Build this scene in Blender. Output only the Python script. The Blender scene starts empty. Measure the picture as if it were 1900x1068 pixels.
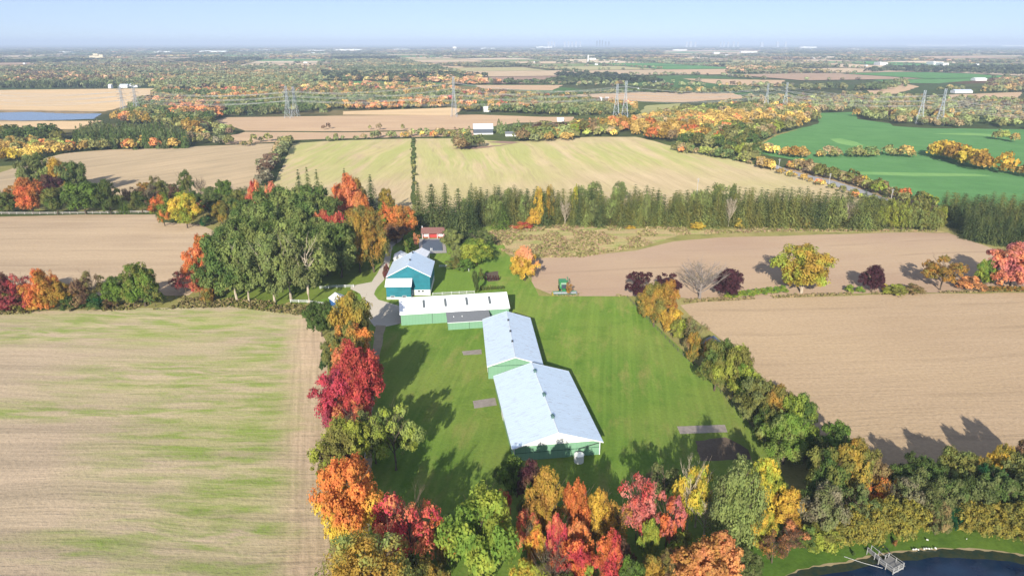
import bpy, math, random
import numpy as np
from mathutils import Vector, geometry
SC = bpy.context.scene
COL = SC.collection
R = math.radians
# ---------------------------------------------------------------- camera, sky, sun, exposure
CAM_H = 100.0; PITCH = 19.75; FPX = 1267.0; CX = 950.0; CY = 534.0
cam = bpy.data.cameras.new('camera'); cam.lens = 24.0; cam.sensor_width = 36.0
cam.clip_start = 1.0; cam.clip_end = 200000.0
co = bpy.data.objects.new('camera', cam); COL.objects.link(co)
co.location = (0, 0, CAM_H); co.rotation_euler = (R(90 - PITCH), 0, 0); SC.camera = co
SUN_ELEV = 22.5; SHADOW_AZ = 10.0          # shadows run away from the camera, a little to the right
SC.view_settings.view_transform = 'Standard'; SC.view_settings.look = 'None'
SC.view_settings.exposure = 0.46; SC.view_settings.gamma = 1.0
W = bpy.data.worlds.new('World'); SC.world = W; W.use_nodes = True
nt = W.node_tree; bg = nt.nodes['Background']; bg.inputs[1].default_value = 0.098
sky = nt.nodes.new('ShaderNodeTexSky'); sky.sky_type = 'NISHITA'; sky.sun_disc = False
sky.sun_elevation = R(SUN_ELEV); sky.sun_rotation = R(180 + SHADOW_AZ)
sky.air_density = 0.62; sky.dust_density = 0.0; sky.ozone_density = 5.0; sky.altitude = 300
mx = nt.nodes.new('ShaderNodeMix'); mx.data_type = 'RGBA'; mx.inputs[0].default_value = .6; mx.inputs[7].default_value = (4.7, 5.3, 6.9, 1)
nt.links.new(sky.outputs[0], mx.inputs[6]); nt.links.new(mx.outputs[2], bg.inputs[0])
sl = bpy.data.lights.new('sun', 'SUN'); sl.energy = 4.9; sl.angle = R(0.55); sl.color = (1.0, 0.93, 0.82)
so = bpy.data.objects.new('sun', sl); COL.objects.link(so)
sd = Vector((math.sin(R(SHADOW_AZ)) * math.cos(R(SUN_ELEV)), math.cos(R(SHADOW_AZ)) * math.cos(R(SUN_ELEV)), -math.sin(R(SUN_ELEV))))
so.rotation_euler = sd.to_track_quat('-Z', 'Y').to_euler(); so.location = (-60, -200, 300)
SC.cycles.volume_bounces = 0; SC.cycles.max_bounces = 6; SC.cycles.diffuse_bounces = 2; SC.cycles.transmission_bounces = 3
SC.cycles.transparent_max_bounces = 8; SC.cycles.volume_step_rate = 4
SC.cycles.use_denoising = True
# ---------------------------------------------------------------- helpers
cp, sp_ = math.cos(R(PITCH)), math.sin(R(PITCH))
def P(px, py, z=0.0):
    """a point of the place: where the line of sight of photograph pixel (px,py) meets height z"""
    u = (px - CX) / FPX; v = (py - CY) / FPX
    dx, dy, dz = u, cp - v * sp_, -sp_ - v * cp
    t = (z - CAM_H) / dz
    return (dx * t, dy * t)
def depth_at(x, y, z=0.0): return y * cp + (CAM_H - z) * sp_
def height_at(px, py_base, py_top):
    x, y = P(px, py_base); v = (py_top - CY) / FPX
    return CAM_H - y * (sp_ + v * cp) / (cp - v * sp_)
def width_m(npx, x, y, z=4.0): return npx / FPX * depth_at(x, y, z)

def tag(o, label=None, cat=None, group=None, kind=None):
    if label: o['label'] = label
    if cat: o['category'] = cat
    if group: o['group'] = group
    if kind: o['kind'] = kind
    return o
def empty(name, loc=(0, 0, 0), rz=0.0):
    o = bpy.data.objects.new(name, None); COL.objects.link(o); o.location = loc; o.rotation_euler = (0, 0, rz)
    o.empty_display_size = 1; return o
def mesh_obj(name, me, parent=None, mat=None):
    o = bpy.data.objects.new(name, me); COL.objects.link(o)
    if parent: o.parent = parent
    if mat is not None:
        if not me.materials: me.materials.append(mat)
        else:
            o.material_slots[0].link = 'OBJECT'; o.material_slots[0].material = mat
    return o
class MB:
    def __init__(s): s.v = []; s.f = []
    def add(s, vs, fs):
        n = len(s.v); s.v += [tuple(p) for p in vs]; s.f += [tuple(i + n for i in f) for f in fs]; return s
    def box(s, x0, x1, y0, y1, z0, z1):
        return s.add([(x0,y0,z0),(x1,y0,z0),(x1,y1,z0),(x0,y1,z0),(x0,y0,z1),(x1,y0,z1),(x1,y1,z1),(x0,y1,z1)],
                     [(0,3,2,1),(4,5,6,7),(0,1,5,4),(1,2,6,5),(2,3,7,6),(3,0,4,7)])
    def tube(s, pts, rads, n=6, cap=True):
        pts = [Vector(p) for p in pts]
        if not hasattr(rads, '__len__'): rads = [rads] * len(pts)
        vs = []; fs = []
        for i, p in enumerate(pts):
            a = pts[max(i-1, 0)]; b = pts[min(i+1, len(pts)-1)]
            d = (b - a).normalized() if (b - a).length > 1e-9 else Vector((0,0,1))
            e = d.cross(Vector((0,0,1)));  e = e.normalized() if e.length > 1e-4 else Vector((1,0,0))
            g = d.cross(e)
            for k in range(n):
                t = 2*math.pi*k/n; vs.append(p + (e*math.cos(t) + g*math.sin(t)) * rads[i])
        for i in range(len(pts)-1):
            for k in range(n):
                a = i*n+k; b = i*n+(k+1)%n; fs.append((a, b, b+n, a+n))
        if cap: fs.append(tuple(range(n))[::-1]); fs.append(tuple(len(vs)-n+k for k in range(n)))
        return s.add(vs, fs)
    def prism(s, poly, y0, y1):
        """poly of (x,z), extruded along y"""
        n = len(poly)
        vs = [(x, y0, z) for x, z in poly] + [(x, y1, z) for x, z in poly]
        fs = [tuple(range(n)), tuple(range(2*n-1, n-1, -1))] + [(i, i+n, (i+1)%n+n, (i+1)%n) for i in range(n)]
        return s.add(vs, fs)
    def prismx(s, poly, x0, x1):
        n = len(poly)
        vs = [(x0, y, z) for y, z in poly] + [(x1, y, z) for y, z in poly]
        fs = [tuple(range(n))[::-1], tuple(range(n, 2*n))] + [(i, (i+1)%n, (i+1)%n+n, i+n) for i in range(n)]
        return s.add(vs, fs)
    def mesh(s, name):
        me = bpy.data.meshes.new(name); me.from_pydata(s.v, [], s.f); me.update(); return me
    def build(s, name, mat, parent=None, smooth=False):
        me = s.mesh(name); me.materials.append(mat)
        if smooth: me.polygons.foreach_set('use_smooth', [True]*len(me.polygons))
        return mesh_obj(name, me, parent)
# ---------------------------------------------------------------- material helpers
class NT:
    def __init__(s, name):
        s.m = bpy.data.materials.new(name); s.m.use_nodes = True; s.t = s.m.node_tree; s.t.nodes.clear()
        s.out = s.n('OutputMaterial')
    def n(s, typ, **kw):
        nd = s.t.nodes.new('ShaderNode' + typ)
        for k, v in kw.items():
            if k.startswith('_'): nd.inputs[k[1:].replace('_', ' ')].default_value = v
            else: setattr(nd, k, v)
        return nd
    def l(s, a, b): s.t.links.new(a, b)
    def math(s, op, a, b=None, c=None, clamp=False):
        nd = s.n('Math', operation=op); nd.use_clamp = clamp
        for i, x in enumerate((a, b, c)):
            if x is None: continue
            if isinstance(x, (int, float)): nd.inputs[i].default_value = x
            else: s.l(x, nd.inputs[i])
        return nd.outputs[0]
    def noise(s, vec, scale, detail=4, rough=.55, dist=0.0, dims='3D'):
        nd = s.n('TexNoise', noise_dimensions=dims); nd.inputs['Scale'].default_value = scale
        nd.inputs['Detail'].default_value = detail; nd.inputs['Roughness'].default_value = rough
        nd.inputs['Distortion'].default_value = dist
        if vec is not None: s.l(vec, nd.inputs['Vector'])
        return nd.outputs['Fac']
    def mapv(s, vec, scale=(1,1,1), rz=0.0, loc=(0,0,0)):
        a = s.n('Mapping', vector_type='POINT'); a.inputs['Rotation'].default_value = (0,0,rz); a.inputs['Location'].default_value = loc
        s.l(vec, a.inputs['Vector'])
        b = s.n('Mapping', vector_type='POINT'); b.inputs['Scale'].default_value = scale
        s.l(a.outputs[0], b.inputs['Vector']); return b.outputs[0]
    def ramp(s, fac, stops, interp='LINEAR'):
        nd = s.n('ValToRGB'); cr = nd.color_ramp; cr.interpolation = interp
        while len(cr.elements) < len(stops): cr.elements.new(0.5)
        for e, (p, c) in zip(cr.elements, stops):
            e.position = p; e.color = (*c, 1) if len(c) == 3 else c
        s.l(fac, nd.inputs[0]); return nd.outputs[0]
    def mix(s, fac, a, b, blend='MIX'):
        nd = s.n('Mix', data_type='RGBA', blend_type=blend)
        for k, x in ((0, fac), (6, a), (7, b)):
            if isinstance(x, (int, float)): nd.inputs[k].default_value = x
            elif isinstance(x, tuple): nd.inputs[k].default_value = (*x, 1)
            else: s.l(x, nd.inputs[k])
        return nd.outputs[2]
    def maprange(s, v, a, b, c=0., d=1.):
        nd = s.n('MapRange', clamp=True)
        s.l(v, nd.inputs[0])
        for i, x in enumerate((a, b, c, d)): nd.inputs[i+1].default_value = x
        return nd.outputs[0]
    def diffuse(s, col, rough=1.0, bump=None, bdist=0.1):
        nd = s.n('BsdfDiffuse')
        if isinstance(col, tuple): nd.inputs[0].default_value = (*col, 1)
        else: s.l(col, nd.inputs[0])
        nd.inputs[1].default_value = .6
        if bump is not None:
            b = s.n('Bump'); b.inputs['Distance'].default_value = bdist; s.l(bump, b.inputs['Height']); s.l(b.outputs[0], nd.inputs['Normal'])
        s.l(nd.outputs[0], s.out.inputs[0]); return s.m
    def pbr(s, col, rough=.6, metal=0.0, bump=None, bdist=.02, spec=.5):
        nd = s.n('BsdfPrincipled'); nd.inputs['Metallic'].default_value = metal
        nd.inputs['Specular IOR Level'].default_value = spec
        if isinstance(col, tuple): nd.inputs['Base Color'].default_value = (*col, 1)
        else: s.l(col, nd.inputs['Base Color'])
        if isinstance(rough, (int, float)): nd.inputs['Roughness'].default_value = rough
        else: s.l(rough, nd.inputs['Roughness'])
        if bump is not None:
            b = s.n('Bump'); b.inputs['Distance'].default_value = bdist; s.l(bump, b.inputs['Height']); s.l(b.outputs[0], nd.inputs['Normal'])
        s.l(nd.outputs[0], s.out.inputs[0]); return s.m
def pos(t): return t.n('NewGeometry').outputs['Position']
def objc(t): return t.n('TexCoord').outputs['Object']
def simple(name, col, rough=.6, metal=0., var=.12, scale=3., spec=.4):
    t = NT(name); f = t.noise(objc(t), scale, 4)
    c = t.mix(f, tuple(x*(1-var*1.6) for x in col), tuple(min(1, x*(1+var)) for x in col))
    return t.pbr(c, rough, metal, spec=spec)
# ---------------------------------------------------------------- ground and fields
FIELDS = []      # footprints of open fields, in world metres: far trees keep out of them
def jitter_poly(pts, step, amp, seed):
    rng = random.Random(seed); out = []
    n = len(pts)
    for i in range(n):
        a = Vector(pts[i]); b = Vector(pts[(i+1) % n]); L = (b-a).length; k = min(60, max(1, int(L/step)))
        nrm = Vector((-(b-a).y, (b-a).x)).normalized() if L > 0 else Vector((0,0))
        for j in range(k):
            p = a.lerp(b, j/k)
            if j: p = p + nrm * rng.uniform(-amp, amp)
            out.append((p.x, p.y))
    return out
def sheet(name, pxpoly, z, mat, step=8., amp=.5, field=True, world=False, label=None, kind='structure'):
    pts = pxpoly if world else [P(x, y) for x, y in pxpoly]
    if field: FIELDS.append(np.array(pts))
    pts = jitter_poly(pts, step, amp, len(pts) * 7 + int(z * 1000))
    tris = geometry.tessellate_polygon([[Vector((x, y, 0)) for x, y in pts]])
    vs = [(x, y, z) for x, y in pts]; fs = []
    for a, b, c in tris:
        A, B, C = vs[a], vs[b], vs[c]
        cr = (B[0]-A[0])*(C[1]-A[1]) - (B[1]-A[1])*(C[0]-A[0])
        fs.append((a, b, c) if cr > 0 else (a, c, b))
    m = MB(); m.add(vs, fs); o = m.build(name, mat); tag(o, label, kind=kind); return o
def inpoly(pts, poly):
    x, y = pts[:, 0], pts[:, 1]; r = np.zeros(len(pts), bool); n = len(poly); j = n - 1
    for i in range(n):
        xi, yi = poly[i]; xj, yj = poly[j]
        if yi != yj:
            c = ((yi > y) != (yj > y)) & (x < (xj-xi)*(y-yi)/(yj-yi) + xi); r ^= c
        j = i
    return r
def nz(x, y, scale, seed):
    """cheap value noise in 0..1"""
    x = x/scale + seed*17.13; y = y/scale - seed*9.71
    xi = np.floor(x).astype(np.int64); yi = np.floor(y).astype(np.int64); fx = x-xi; fy = y-yi
    def h(a, b):
        k = (a*374761393 + b*668265263 + seed*1274126177) & 0xffffffff
        k = ((k ^ (k >> 13)) * 1274126177) & 0xffffffff
        return ((k ^ (k >> 16)) & 0xffff) / 65535.
    fx = fx*fx*(3-2*fx); fy = fy*fy*(3-2*fy)
    return (h(xi,yi)*(1-fx)+h(xi+1,yi)*fx)*(1-fy) + (h(xi,yi+1)*(1-fx)+h(xi+1,yi+1)*fx)*fy

def stubble(name, A, B, C=None, edge=None, ang=0., pitch=9., strength=1., green=None, gmask=None, gthr=(.52,.62), fine=1.0, gstretch=(1/60, 1/6)):
    """mown field: rows run along angle ang; C tints the stripes; green = patches of regrowth, gmask = (px,py,radius_x,radius_y) where they gather"""
    t = NT(name); p = pos(t)
    wob = t.noise(t.mapv(p, (1/90, 1/90, 1)), 1., 2)
    pr = t.mapv(p, (1,1,1), -ang)
    sx = t.n('SeparateXYZ'); t.l(pr, sx.inputs[0])
    yy = t.math('ADD', sx.outputs[1], t.math('MULTIPLY', wob, 14.))
    cb = t.n('CombineXYZ'); t.l(sx.outputs[0], cb.inputs[0]); t.l(yy, cb.inputs[1])
    v = cb.outputs[0]
    s1 = t.noise(t.mapv(v, (1/140, 1/pitch, 1)), 1., 4, .6)
    s2 = t.noise(t.mapv(v, (1/30, 1/1.6, 1)), 1., 3, .6)
    s3 = t.noise(p, .9, 3, .65)
    big = t.noise(p, 1/70, 3, .5)
    base = t.mix(t.maprange(s1, .38, .62), A, B)
    base = t.mix(t.math('MULTIPLY', t.maprange(big, .4, .65), .55), base, C or B)
    if green:
        g1 = t.noise(t.mapv(v, (gstretch[0], gstretch[1], 1)), 1., 4, .6, .3)
        gm = t.maprange(g1, gthr[0], gthr[1])
        if gmask:
            tot = None
            for (gx, gy, rx, ry) in gmask:
                wx, wy = P(gx, gy)
                d = t.n('Vector' + 'Math', operation='LENGTH'); mp = t.n('Mapping'); mp.inputs['Location'].default_value = (-wx/rx, -wy/ry, 0)
                mp.inputs['Scale'].default_value = (1/rx, 1/ry, 0); t.l(p, mp.inputs['Vector']); t.l(mp.outputs[0], d.inputs[0])
                k = t.maprange(d.outputs['Value'], 1.05, .35); tot = k if tot is None else t.math('MAXIMUM', tot, k)
            wash = t.math('MULTIPLY', tot, t.maprange(t.noise(t.mapv(v, (1/45, 1/14, 1)), 1., 4, .6, .4), .36, .62)); base = t.mix(t.math('MULTIPLY', wash, .42), base, (green[0]*1.55, green[1]*1.3, green[2]*1.6))
            gm = t.math('MULTIPLY', gm, tot)
        gm = t.math('MULTIPLY', gm, t.maprange(s3, .2, .7, .55, 1.))
        base = t.mix(gm, base, green)
    if edge:
        (e0, e1, EA, EB) = edge; w0 = Vector(P(*e0)); w1 = Vector(P(*e1)); dd = (w1-w0).normalized(); nn = Vector((dd.y, -dd.x)); nn = -nn if nn.x < 0 else nn
        dt = t.n('VectorMath', operation='DOT_PRODUCT'); t.l(p, dt.inputs[0]); dt.inputs[1].default_value = (nn.x, nn.y, 0)
        u = t.math('SUBTRACT', dt.outputs['Value'], nn.dot(w0)); wob2 = t.noise(p, 1/13, 5, .7); u = t.math('ADD', u, t.math('MULTIPLY', wob2, 17.))
        em = t.math('MULTIPLY', t.maprange(u, 5.5, 13.5), .8); s4 = t.noise(t.mapv(p, (1/1.3, 1/40, 1), -math.atan2(dd.y, dd.x)+math.pi/2), 1., 4, .6)
        base = t.mix(em, base, t.mix(t.maprange(s4, .38, .62), EA, EB))
    trk = t.n('TexWave', wave_type='BANDS', bands_direction='Y', wave_profile='SIN'); trk.inputs['Scale'].default_value = .314/24.; trk.inputs['Distortion'].default_value = 1.5; trk.inputs['Detail'].default_value = 1; trk.inputs['Detail Scale'].default_value = .02
    t.l(v, trk.inputs['Vector']); base = t.mix(t.math('MULTIPLY', t.math('MULTIPLY', t.maprange(trk.outputs['Fac'], .965, .99), t.maprange(t.noise(p, 1/35, 2), .42, .6)), .35), base, tuple(x*.62 for x in A))
    res = t.noise(p, .22, 5, .75); base = t.mix(t.math('MULTIPLY', t.maprange(res, .55, .75), .28), base, tuple(x*.68 for x in A))
    dark = t.math('ADD', t.maprange(s2, .25, .75, -.10*strength, .10*strength), t.maprange(s3, .25, .75, -.13*fine, .13*fine))
    base = t.mix(t.math('ADD', .5, dark), tuple([.0]*3), base, 'MIX') if False else base
    hs = t.n('HueSaturation'); t.l(base, hs.inputs['Color']); t.l(t.math('ADD', 1.0, dark), hs.inputs['Value'])
    return t.diffuse(hs.outputs[0], bump=t.math('ADD', t.math('MULTIPLY', s2, 1.2), t.math('MULTIPLY', s3, .9)), bdist=.22)
def grass(name, A, B, dark=None, ang=0., mow=3., seed=0, worn=None):
    t = NT(name); p = t.mapv(pos(t), (1,1,1), -ang, (seed*37., seed*13., 0))
    a = t.noise(p, 1/28, 5, .6); b = t.noise(t.mapv(p, (1/mow, 1/60, 1)), 1., 3); c = t.noise(p, 1.1, 4, .7)
    col = t.mix(t.maprange(a, .35, .65), A, B)
    if dark: col = t.mix(t.math('MULTIPLY', t.maprange(t.noise(p, 1/9, 4, .65), .52, .68), .7), col, dark)
    if worn:
        wn = t.noise(t.mapv(p, (1/7, 1/22, 1)), 1., 5, .7); col = t.mix(t.math('MULTIPLY', t.maprange(wn, .52, .72), .75), col, worn); col = t.mix(t.math('MULTIPLY', t.maprange(t.noise(p, 1/55, 3, .5), .45, .62), .4), col, tuple((x+y)*.5 for x, y in zip(worn, B)))
        st = t.noise(t.mapv(p, (1/1.9, 1/90, 1)), 1., 1); col = t.mix(t.math('MULTIPLY', t.maprange(st, .45, .6), .22), col, tuple(x*1.35 for x in B))
    hs = t.n('HueSaturation'); t.l(col, hs.inputs['Color'])
    t.l(t.math('ADD', t.maprange(b, .3, .7, .93, 1.05), t.maprange(c, .25, .75, -.16, .16)), hs.inputs['Value'])
    return t.diffuse(hs.outputs[0], bump=c, bdist=.15)
# far ground: one sheet to the horizon, patchy farmland and woods
t = NT('far farmland'); p = pos(t)
v1 = t.n('TexVoronoi'); v1.inputs['Scale'].default_value = 1.0; t.l(t.mapv(p, (1/520, 1/900, 1), R(20)), v1.inputs['Vector'])
sep = t.n('SeparateColor'); t.l(v1.outputs['Color'], sep.inputs[0])
c = t.ramp(sep.outputs[0], [(0, (.07,.09,.03)), (.3, (.05,.075,.03)), (.5, (.16,.13,.06)), (.65, (.30,.22,.13)), (.8, (.06,.12,.04)), (.92, (.10,.06,.035))], 'CONSTANT')
n1 = t.noise(p, 1/300, 6, .65); c = t.mix(t.maprange(n1, .47, .55), c, (.055,.065,.03))
n2 = t.noise(p, 1/14, 4, .7); hs = t.n('HueSaturation'); t.l(c, hs.inputs['Color']); t.l(t.maprange(n2, .3, .7, .75, 1.2), hs.inputs['Value'])
M_far = t.diffuse(hs.outputs[0])
gm = MB()
gx = [-60000, -8000, -1500, 1500, 8000, 60000]; gy = [-400, 600, 3000, 12000, 70000]
for i in range(5):
    for j in range(4):
        gm.add([(gx[i],gy[j],0),(gx[i+1],gy[j],0),(gx[i+1],gy[j+1],0),(gx[i],gy[j+1],0)], [(0,1,2,3)])
tag(gm.build('ground', M_far), kind='structure')
# ground colours (real base colours)
TAN = (.56,.405,.25); TAN2 = (.46,.33,.205); PALE = (.62,.47,.30); GRN = (.17,.27,.04); OLV = (.30,.31,.10)
M_left = stubble('mown hay stubble', (.47,.365,.25), (.35,.275,.19), (.38,.32,.19), edge=((540,590),(508,1068),(.50,.37,.25),(.37,.275,.185)), ang=R(-1), pitch=7.5, green=(.19,.26,.05), gthr=(.43,.62),
                 gmask=[(440,790,44,40),(300,600,85,26),(460,960,40,30),(380,700,60,22),(490,640,14,30),(470,900,22,30),(120,760,60,8),(60,620,40,12),(130,1010,20,6)], gstretch=(1/16,1/3.4))
M_track = stubble('worn headland', (.50,.37,.22), (.36,.28,.16), (.55,.42,.25), ang=R(86), pitch=3, strength=1.6)
M_mid = stubble('dry field left', (.43,.325,.215), (.36,.27,.18), (.46,.35,.23), ang=R(2), pitch=10, strength=.6)
M_hillL = stubble('hill field left', (.42,.32,.20), (.33,.26,.165), (.46,.35,.22), ang=R(55), pitch=11)
M_cL = stubble('hill field middle', (.45,.345,.215), (.37,.285,.175), (.34,.33,.13), ang=R(86), pitch=13, green=(.33,.34,.12), gmask=[(640,285,150,190)], gthr=(.40,.54), gstretch=(1/200,1/13))
M_cR = stubble('hill field right', (.47,.37,.225), (.39,.31,.18), (.36,.33,.14), ang=R(98), pitch=14, green=(.33,.34,.12), gmask=[(900,285,110,170),(1180,285,190,110)], gthr=(.42,.54), gstretch=(1/200,1/14))
M_brown = stubble('tilled field', (.345,.250,.175), (.32,.225,.155), (.40,.30,.19), ang=R(8), pitch=30, strength=.35, fine=.5)
M_right = stubble('wheat stubble', (.365,.270,.175), (.335,.245,.155), (.39,.29,.18), ang=R(4), pitch=26, strength=.35, fine=1.1)
M_rough = stubble('rough meadow', (.40,.30,.15), (.27,.26,.10), (.30,.21,.13), ang=R(10), pitch=6, green=(.20,.24,.06), gthr=(.5,.62), gstretch=(1/20,1/6), fine=2.0)
M_pale = stubble('pale far field', (.60,.43,.25), (.52,.38,.22), ang=R(3), pitch=20, strength=.5)
M_farT = stubble('far stubble', (.45,.32,.20), (.40,.28,.18), ang=R(3), pitch=25, strength=.5)
M_farB = stubble('far tilled', (.28,.19,.14), (.24,.165,.125), ang=R(3), pitch=25, strength=.5)
M_farO = stubble('far pasture', (.30,.28,.14), (.26,.26,.11), ang=R(3), pitch=25, strength=.5)
M_lawn = grass('mown lawn', (.100,.178,.028), (.140,.205,.036), (.070,.140,.020), ang=R(-8), seed=1, worn=(.24,.22,.07))
M_green = grass('green crop', (.080,.185,.065), (.098,.215,.075), ang=R(70), mow=6, seed=2)
M_green2 = grass('pale crop band', (.17,.30,.10), (.14,.27,.09), seed=3)
M_yard = grass('yard grass', (.10,.15,.025), (.14,.18,.035), (.07,.11,.02), seed=4)
M_bank = grass('pond bank grass', (.07,.14,.022), (.105,.165,.025), (.05,.10,.015), seed=5)
M_verge = grass('weedy verge', (.26,.22,.09), (.19,.19,.055), (.12,.13,.04), seed=6)
t = NT('gravel'); q = pos(t); f = t.noise(q, 2.2, 5, .7); g = t.noise(q, .12, 3)
M_gravel = t.diffuse(t.mix(g, t.mix(f, (.36,.32,.26), (.52,.48,.41)), (.40,.36,.30)), bump=f, bdist=.05)
M_sand = simple('pond sand', (.42,.32,.17), .9, var=.2, scale=.8)
M_soil = grass('bare dark soil', (.10,.075,.055), (.16,.125,.09), ang=R(-60), mow=1.2, seed=8)
M_slab = simple('worn concrete', (.36,.30,.25), .9, var=.25, scale=.7)
M_mulch = simple('orange mulch', (.42,.15,.06), .95, var=.3, scale=.9)
t = NT('pond water'); q = pos(t)
sh = t.n('VectorMath', operation='LENGTH')
cc = t.mix(t.maprange(t.noise(q, .22, 4), .35, .7), (.003,.014,.042), (.005,.026,.062)); cc = t.mix(t.maprange(t.noise(q, 1.1, 3, .8), .68, .72), cc, (.06,.09,.09))
M_water = t.pbr(cc, .06, 0, bump=t.noise(q, 1.6, 3), bdist=.03, spec=.35)
t = NT('far water'); q = pos(t); M_water2 = t.pbr((.02,.06,.14), .12, 0, bump=t.noise(q, .8, 2), bdist=.05)
t = NT('shallow pond edge'); q = pos(t)
M_shallow = t.pbr(t.mix(t.maprange(t.noise(q, .5, 5, .7), .3, .7), (.010,.035,.030), (.055,.055,.022)), .12, 0, bump=t.noise(q, 1.6, 3), bdist=.03, spec=.4)

zz = iter([0.02 + .006*i for i in range(90)])
def F(name, poly, mat, step=8, amp=.6, field=True, z=None, **k):
    return sheet(name, poly, next(zz) if z is None else z, mat, step, amp, field, **k)
F('verge', [(-700,1600),(-500,560),(0,556),(330,540),(345,395),(-500,380),(-600,352),(120,300),(900,395),(1800,395),(2500,480),(2700,1800),(950,2400)], M_verge, field=False)
F('field', [(-800,1800),(-500,590),(0,579),(150,575),(300,571),(430,567),(520,571),(560,584),(588,606),(605,632),(612,665),(606,700),(604,760),(606,830),(607,930),(611,1000),(617,1068),(618,1900)], M_left, 10, .7)
F('field', [(-600,400),(0,402),(150,398),(288,398),(300,412),(372,416),(396,428),(398,500),(350,548),(200,548),(0,548),(-600,560)], M_mid)
F('field', [(-500,352),(-300,318),(0,320),(60,300),(120,284),(200,278),(330,273),(430,269),(508,266),(498,300),(478,345),(470,362),(200,362),(0,370),(-500,380)], M_hillL, 12, 1)
F('field', [(543,266),(600,262),(690,259),(763,257),(764,390),(600,392),(500,372),(512,335)], M_cL, 12, 1)
F('field', [(771,257),(850,257),(950,263),(1040,256),(1100,254),(1180,254),(1215,262),(1260,275),(1330,290),(1400,305),(1445,317),(1500,331),(1560,351),(1607,372),(1600,392),(1400,396),(772,396)], M_cR, 12, 1)
F('meadow', [(895,421),(940,414),(1160,421),(1290,428),(1480,424),(1700,426),(1760,430),(1450,430),(1260,436),(1200,456),(1080,478),(1000,478),(960,478),(930,466)], M_rough, 5, 1.2)
F('field', [(985,480),(1090,475),(1180,465),(1250,448),(1330,441),(1450,438),(1600,433),(1700,431),(1760,432),(1800,446),(1850,464),(1900,482),(2300,520),(2400,540),(1900,540),(1700,543),(1540,546),(1400,555),(1300,557),(1265,552),(1160,549),(1060,549),(1020,545),(985,530)], M_brown)
F('field', [(1262,566),(1300,560),(1500,551),(1700,545),(1900,543),(2300,545),(3000,900),(2400,960),(1900,890),(1640,880),(1500,790),(1440,730),(1380,665),(1320,615),(1285,590)], M_right)
F('lawn', [(686,602),(745,600),(700,575),(640,560),(560,562),(470,575),(470,540),(600,520),(700,480),(705,440),(760,395),(900,405),(925,430),(940,470),(985,520),(1000,549),(1165,550),(1200,585),(1290,672),(1380,770),(1440,846),(1470,930),(1430,1200),(620,1200),(640,900),(690,760)], M_lawn, 10, .4)
F('yard', [(400,545),(560,520),(690,480),(712,470),(700,500),(690,520),(640,545),(560,565),(480,575),(420,565)], M_yard, 6, .8, False)
F('paddock', [(803,497),(870,501),(878,543),(800,548)], grass('paddock grass', (.11,.185,.03), (.135,.21,.035), seed=9), 5, .2, False)
F('driveway', [(752,425),(745,445),(728,458),(722,500),(712,520),(700,533),(694,546),(702,556),(742,568),(744,600),(716,606),(694,605),(683,588),(676,565),(668,545),(650,536),(652,530),(690,523),(700,508),(712,485),(720,455),(732,440),(742,425)], M_gravel, 4, .25, False)
F('farm_lane', [(697,603),(716,604),(704,660),(695,720),(690,780),(690,860),(684,1000),(672,1000),(677,860),(679,780),(684,700)], simple('worn lane', (.27,.22,.14), .95, var=.3, scale=.4), 4, .3, False)
F('soil_patch', [(1290,818),(1346,811),(1388,834),(1394,852),(1300,855)], M_soil, 2, .3, False)
F('concrete_pad', [(1256,791),(1345,788),(1350,802),(1262,805)], M_slab, 2, .12, False)
F('concrete_pad', [(857,652),(893,648),(894,657),(860,659)], M_slab, 2, .08, False)
F('concrete_pad', [(877,744),(919,738),(922,752),(880,758)], M_slab, 2, .08, False)
F('mulch_bed', [(838,489),(858,485),(868,490),(868,496),(842,496)], M_mulch, 2, .3, False)
F('garden_bed', [(900,506),(925,503),(925,521),(905,523)], simple('garden soil', (.14,.10,.06), .95, var=.3, scale=1), 2, .3, False)
# pond in the near right corner
F('pond_bank', [(1350,1110),(1372,1040),(1395,1008),(1480,1012),(1560,1003),(1640,989),(1710,976),(1790,977),(1850,984),(1900,994),(2200,1040),(2300,1500),(1300,1500)], M_bank, 3, .3)
shore = [(1430,1110),(1455,1072),(1480,1058),(1520,1051),(1560,1045),(1600,1036),(1625,1030),(1680,1023),(1720,1019),(1780,1018),(1850,1023),(1900,1031),(2000,1050),(2150,1110)]
def off(poly, d): return [(x + (d*.4 if x < 1500 else 0), y + d) for x, y in poly]
F('shore', off(shore, -1.5) + [(2200,1500),(1400,1500)], M_sand, 1, .28)
F('pond_shallows', off(shore, 1.0) + [(2200,1500),(1400,1500)], M_shallow, .8, .3)
F('pond', off(shore, 17) + [(2200,1500),(1440,1500)], M_water, 2, .5)
# middle distance
F('field', [(383,229),(421,218),(640,215),(893,213),(1004,217),(1065,217),(1062,226),(960,228),(880,240),(640,244),(455,243),(438,237)], M_farT, 12, 1)
F('field', [(400,257),(455,245),(640,246),(880,242),(880,252),(690,256),(540,260),(505,264),(420,268)], M_farT, 12, 1)
F('field', [(636,207),(836,200),(858,202),(843,214),(636,213)], M_pale, 12, 1)
F('field', [(-900,166),(0,167),(290,164),(283,175),(249,181),(236,196),(195,207),(0,204),(-900,204)], M_pale, 12, 2)
F('far_pond', [(-200,212),(10,209),(60,208),(120,211),(189,211),(172,221),(110,223),(40,224),(-60,222)], M_water2, 8, 2)
F('field', [(-900,228),(0,226),(189,224),(150,236),(140,240),(110,240),(0,238),(-900,242)], M_pale, 12, 2)
F('crop_field', [(1391,277),(1440,250),(1518,230),(1522,210),(1586,208),(1590,221),(1650,229),(1657,234),(1717,238),(1900,240),(2900,262),(2900,420),(2300,404),(1900,390),(1745,383),(1690,368),(1630,345),(1570,318),(1480,298),(1430,290)], M_green, 14, 1.5)
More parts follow.
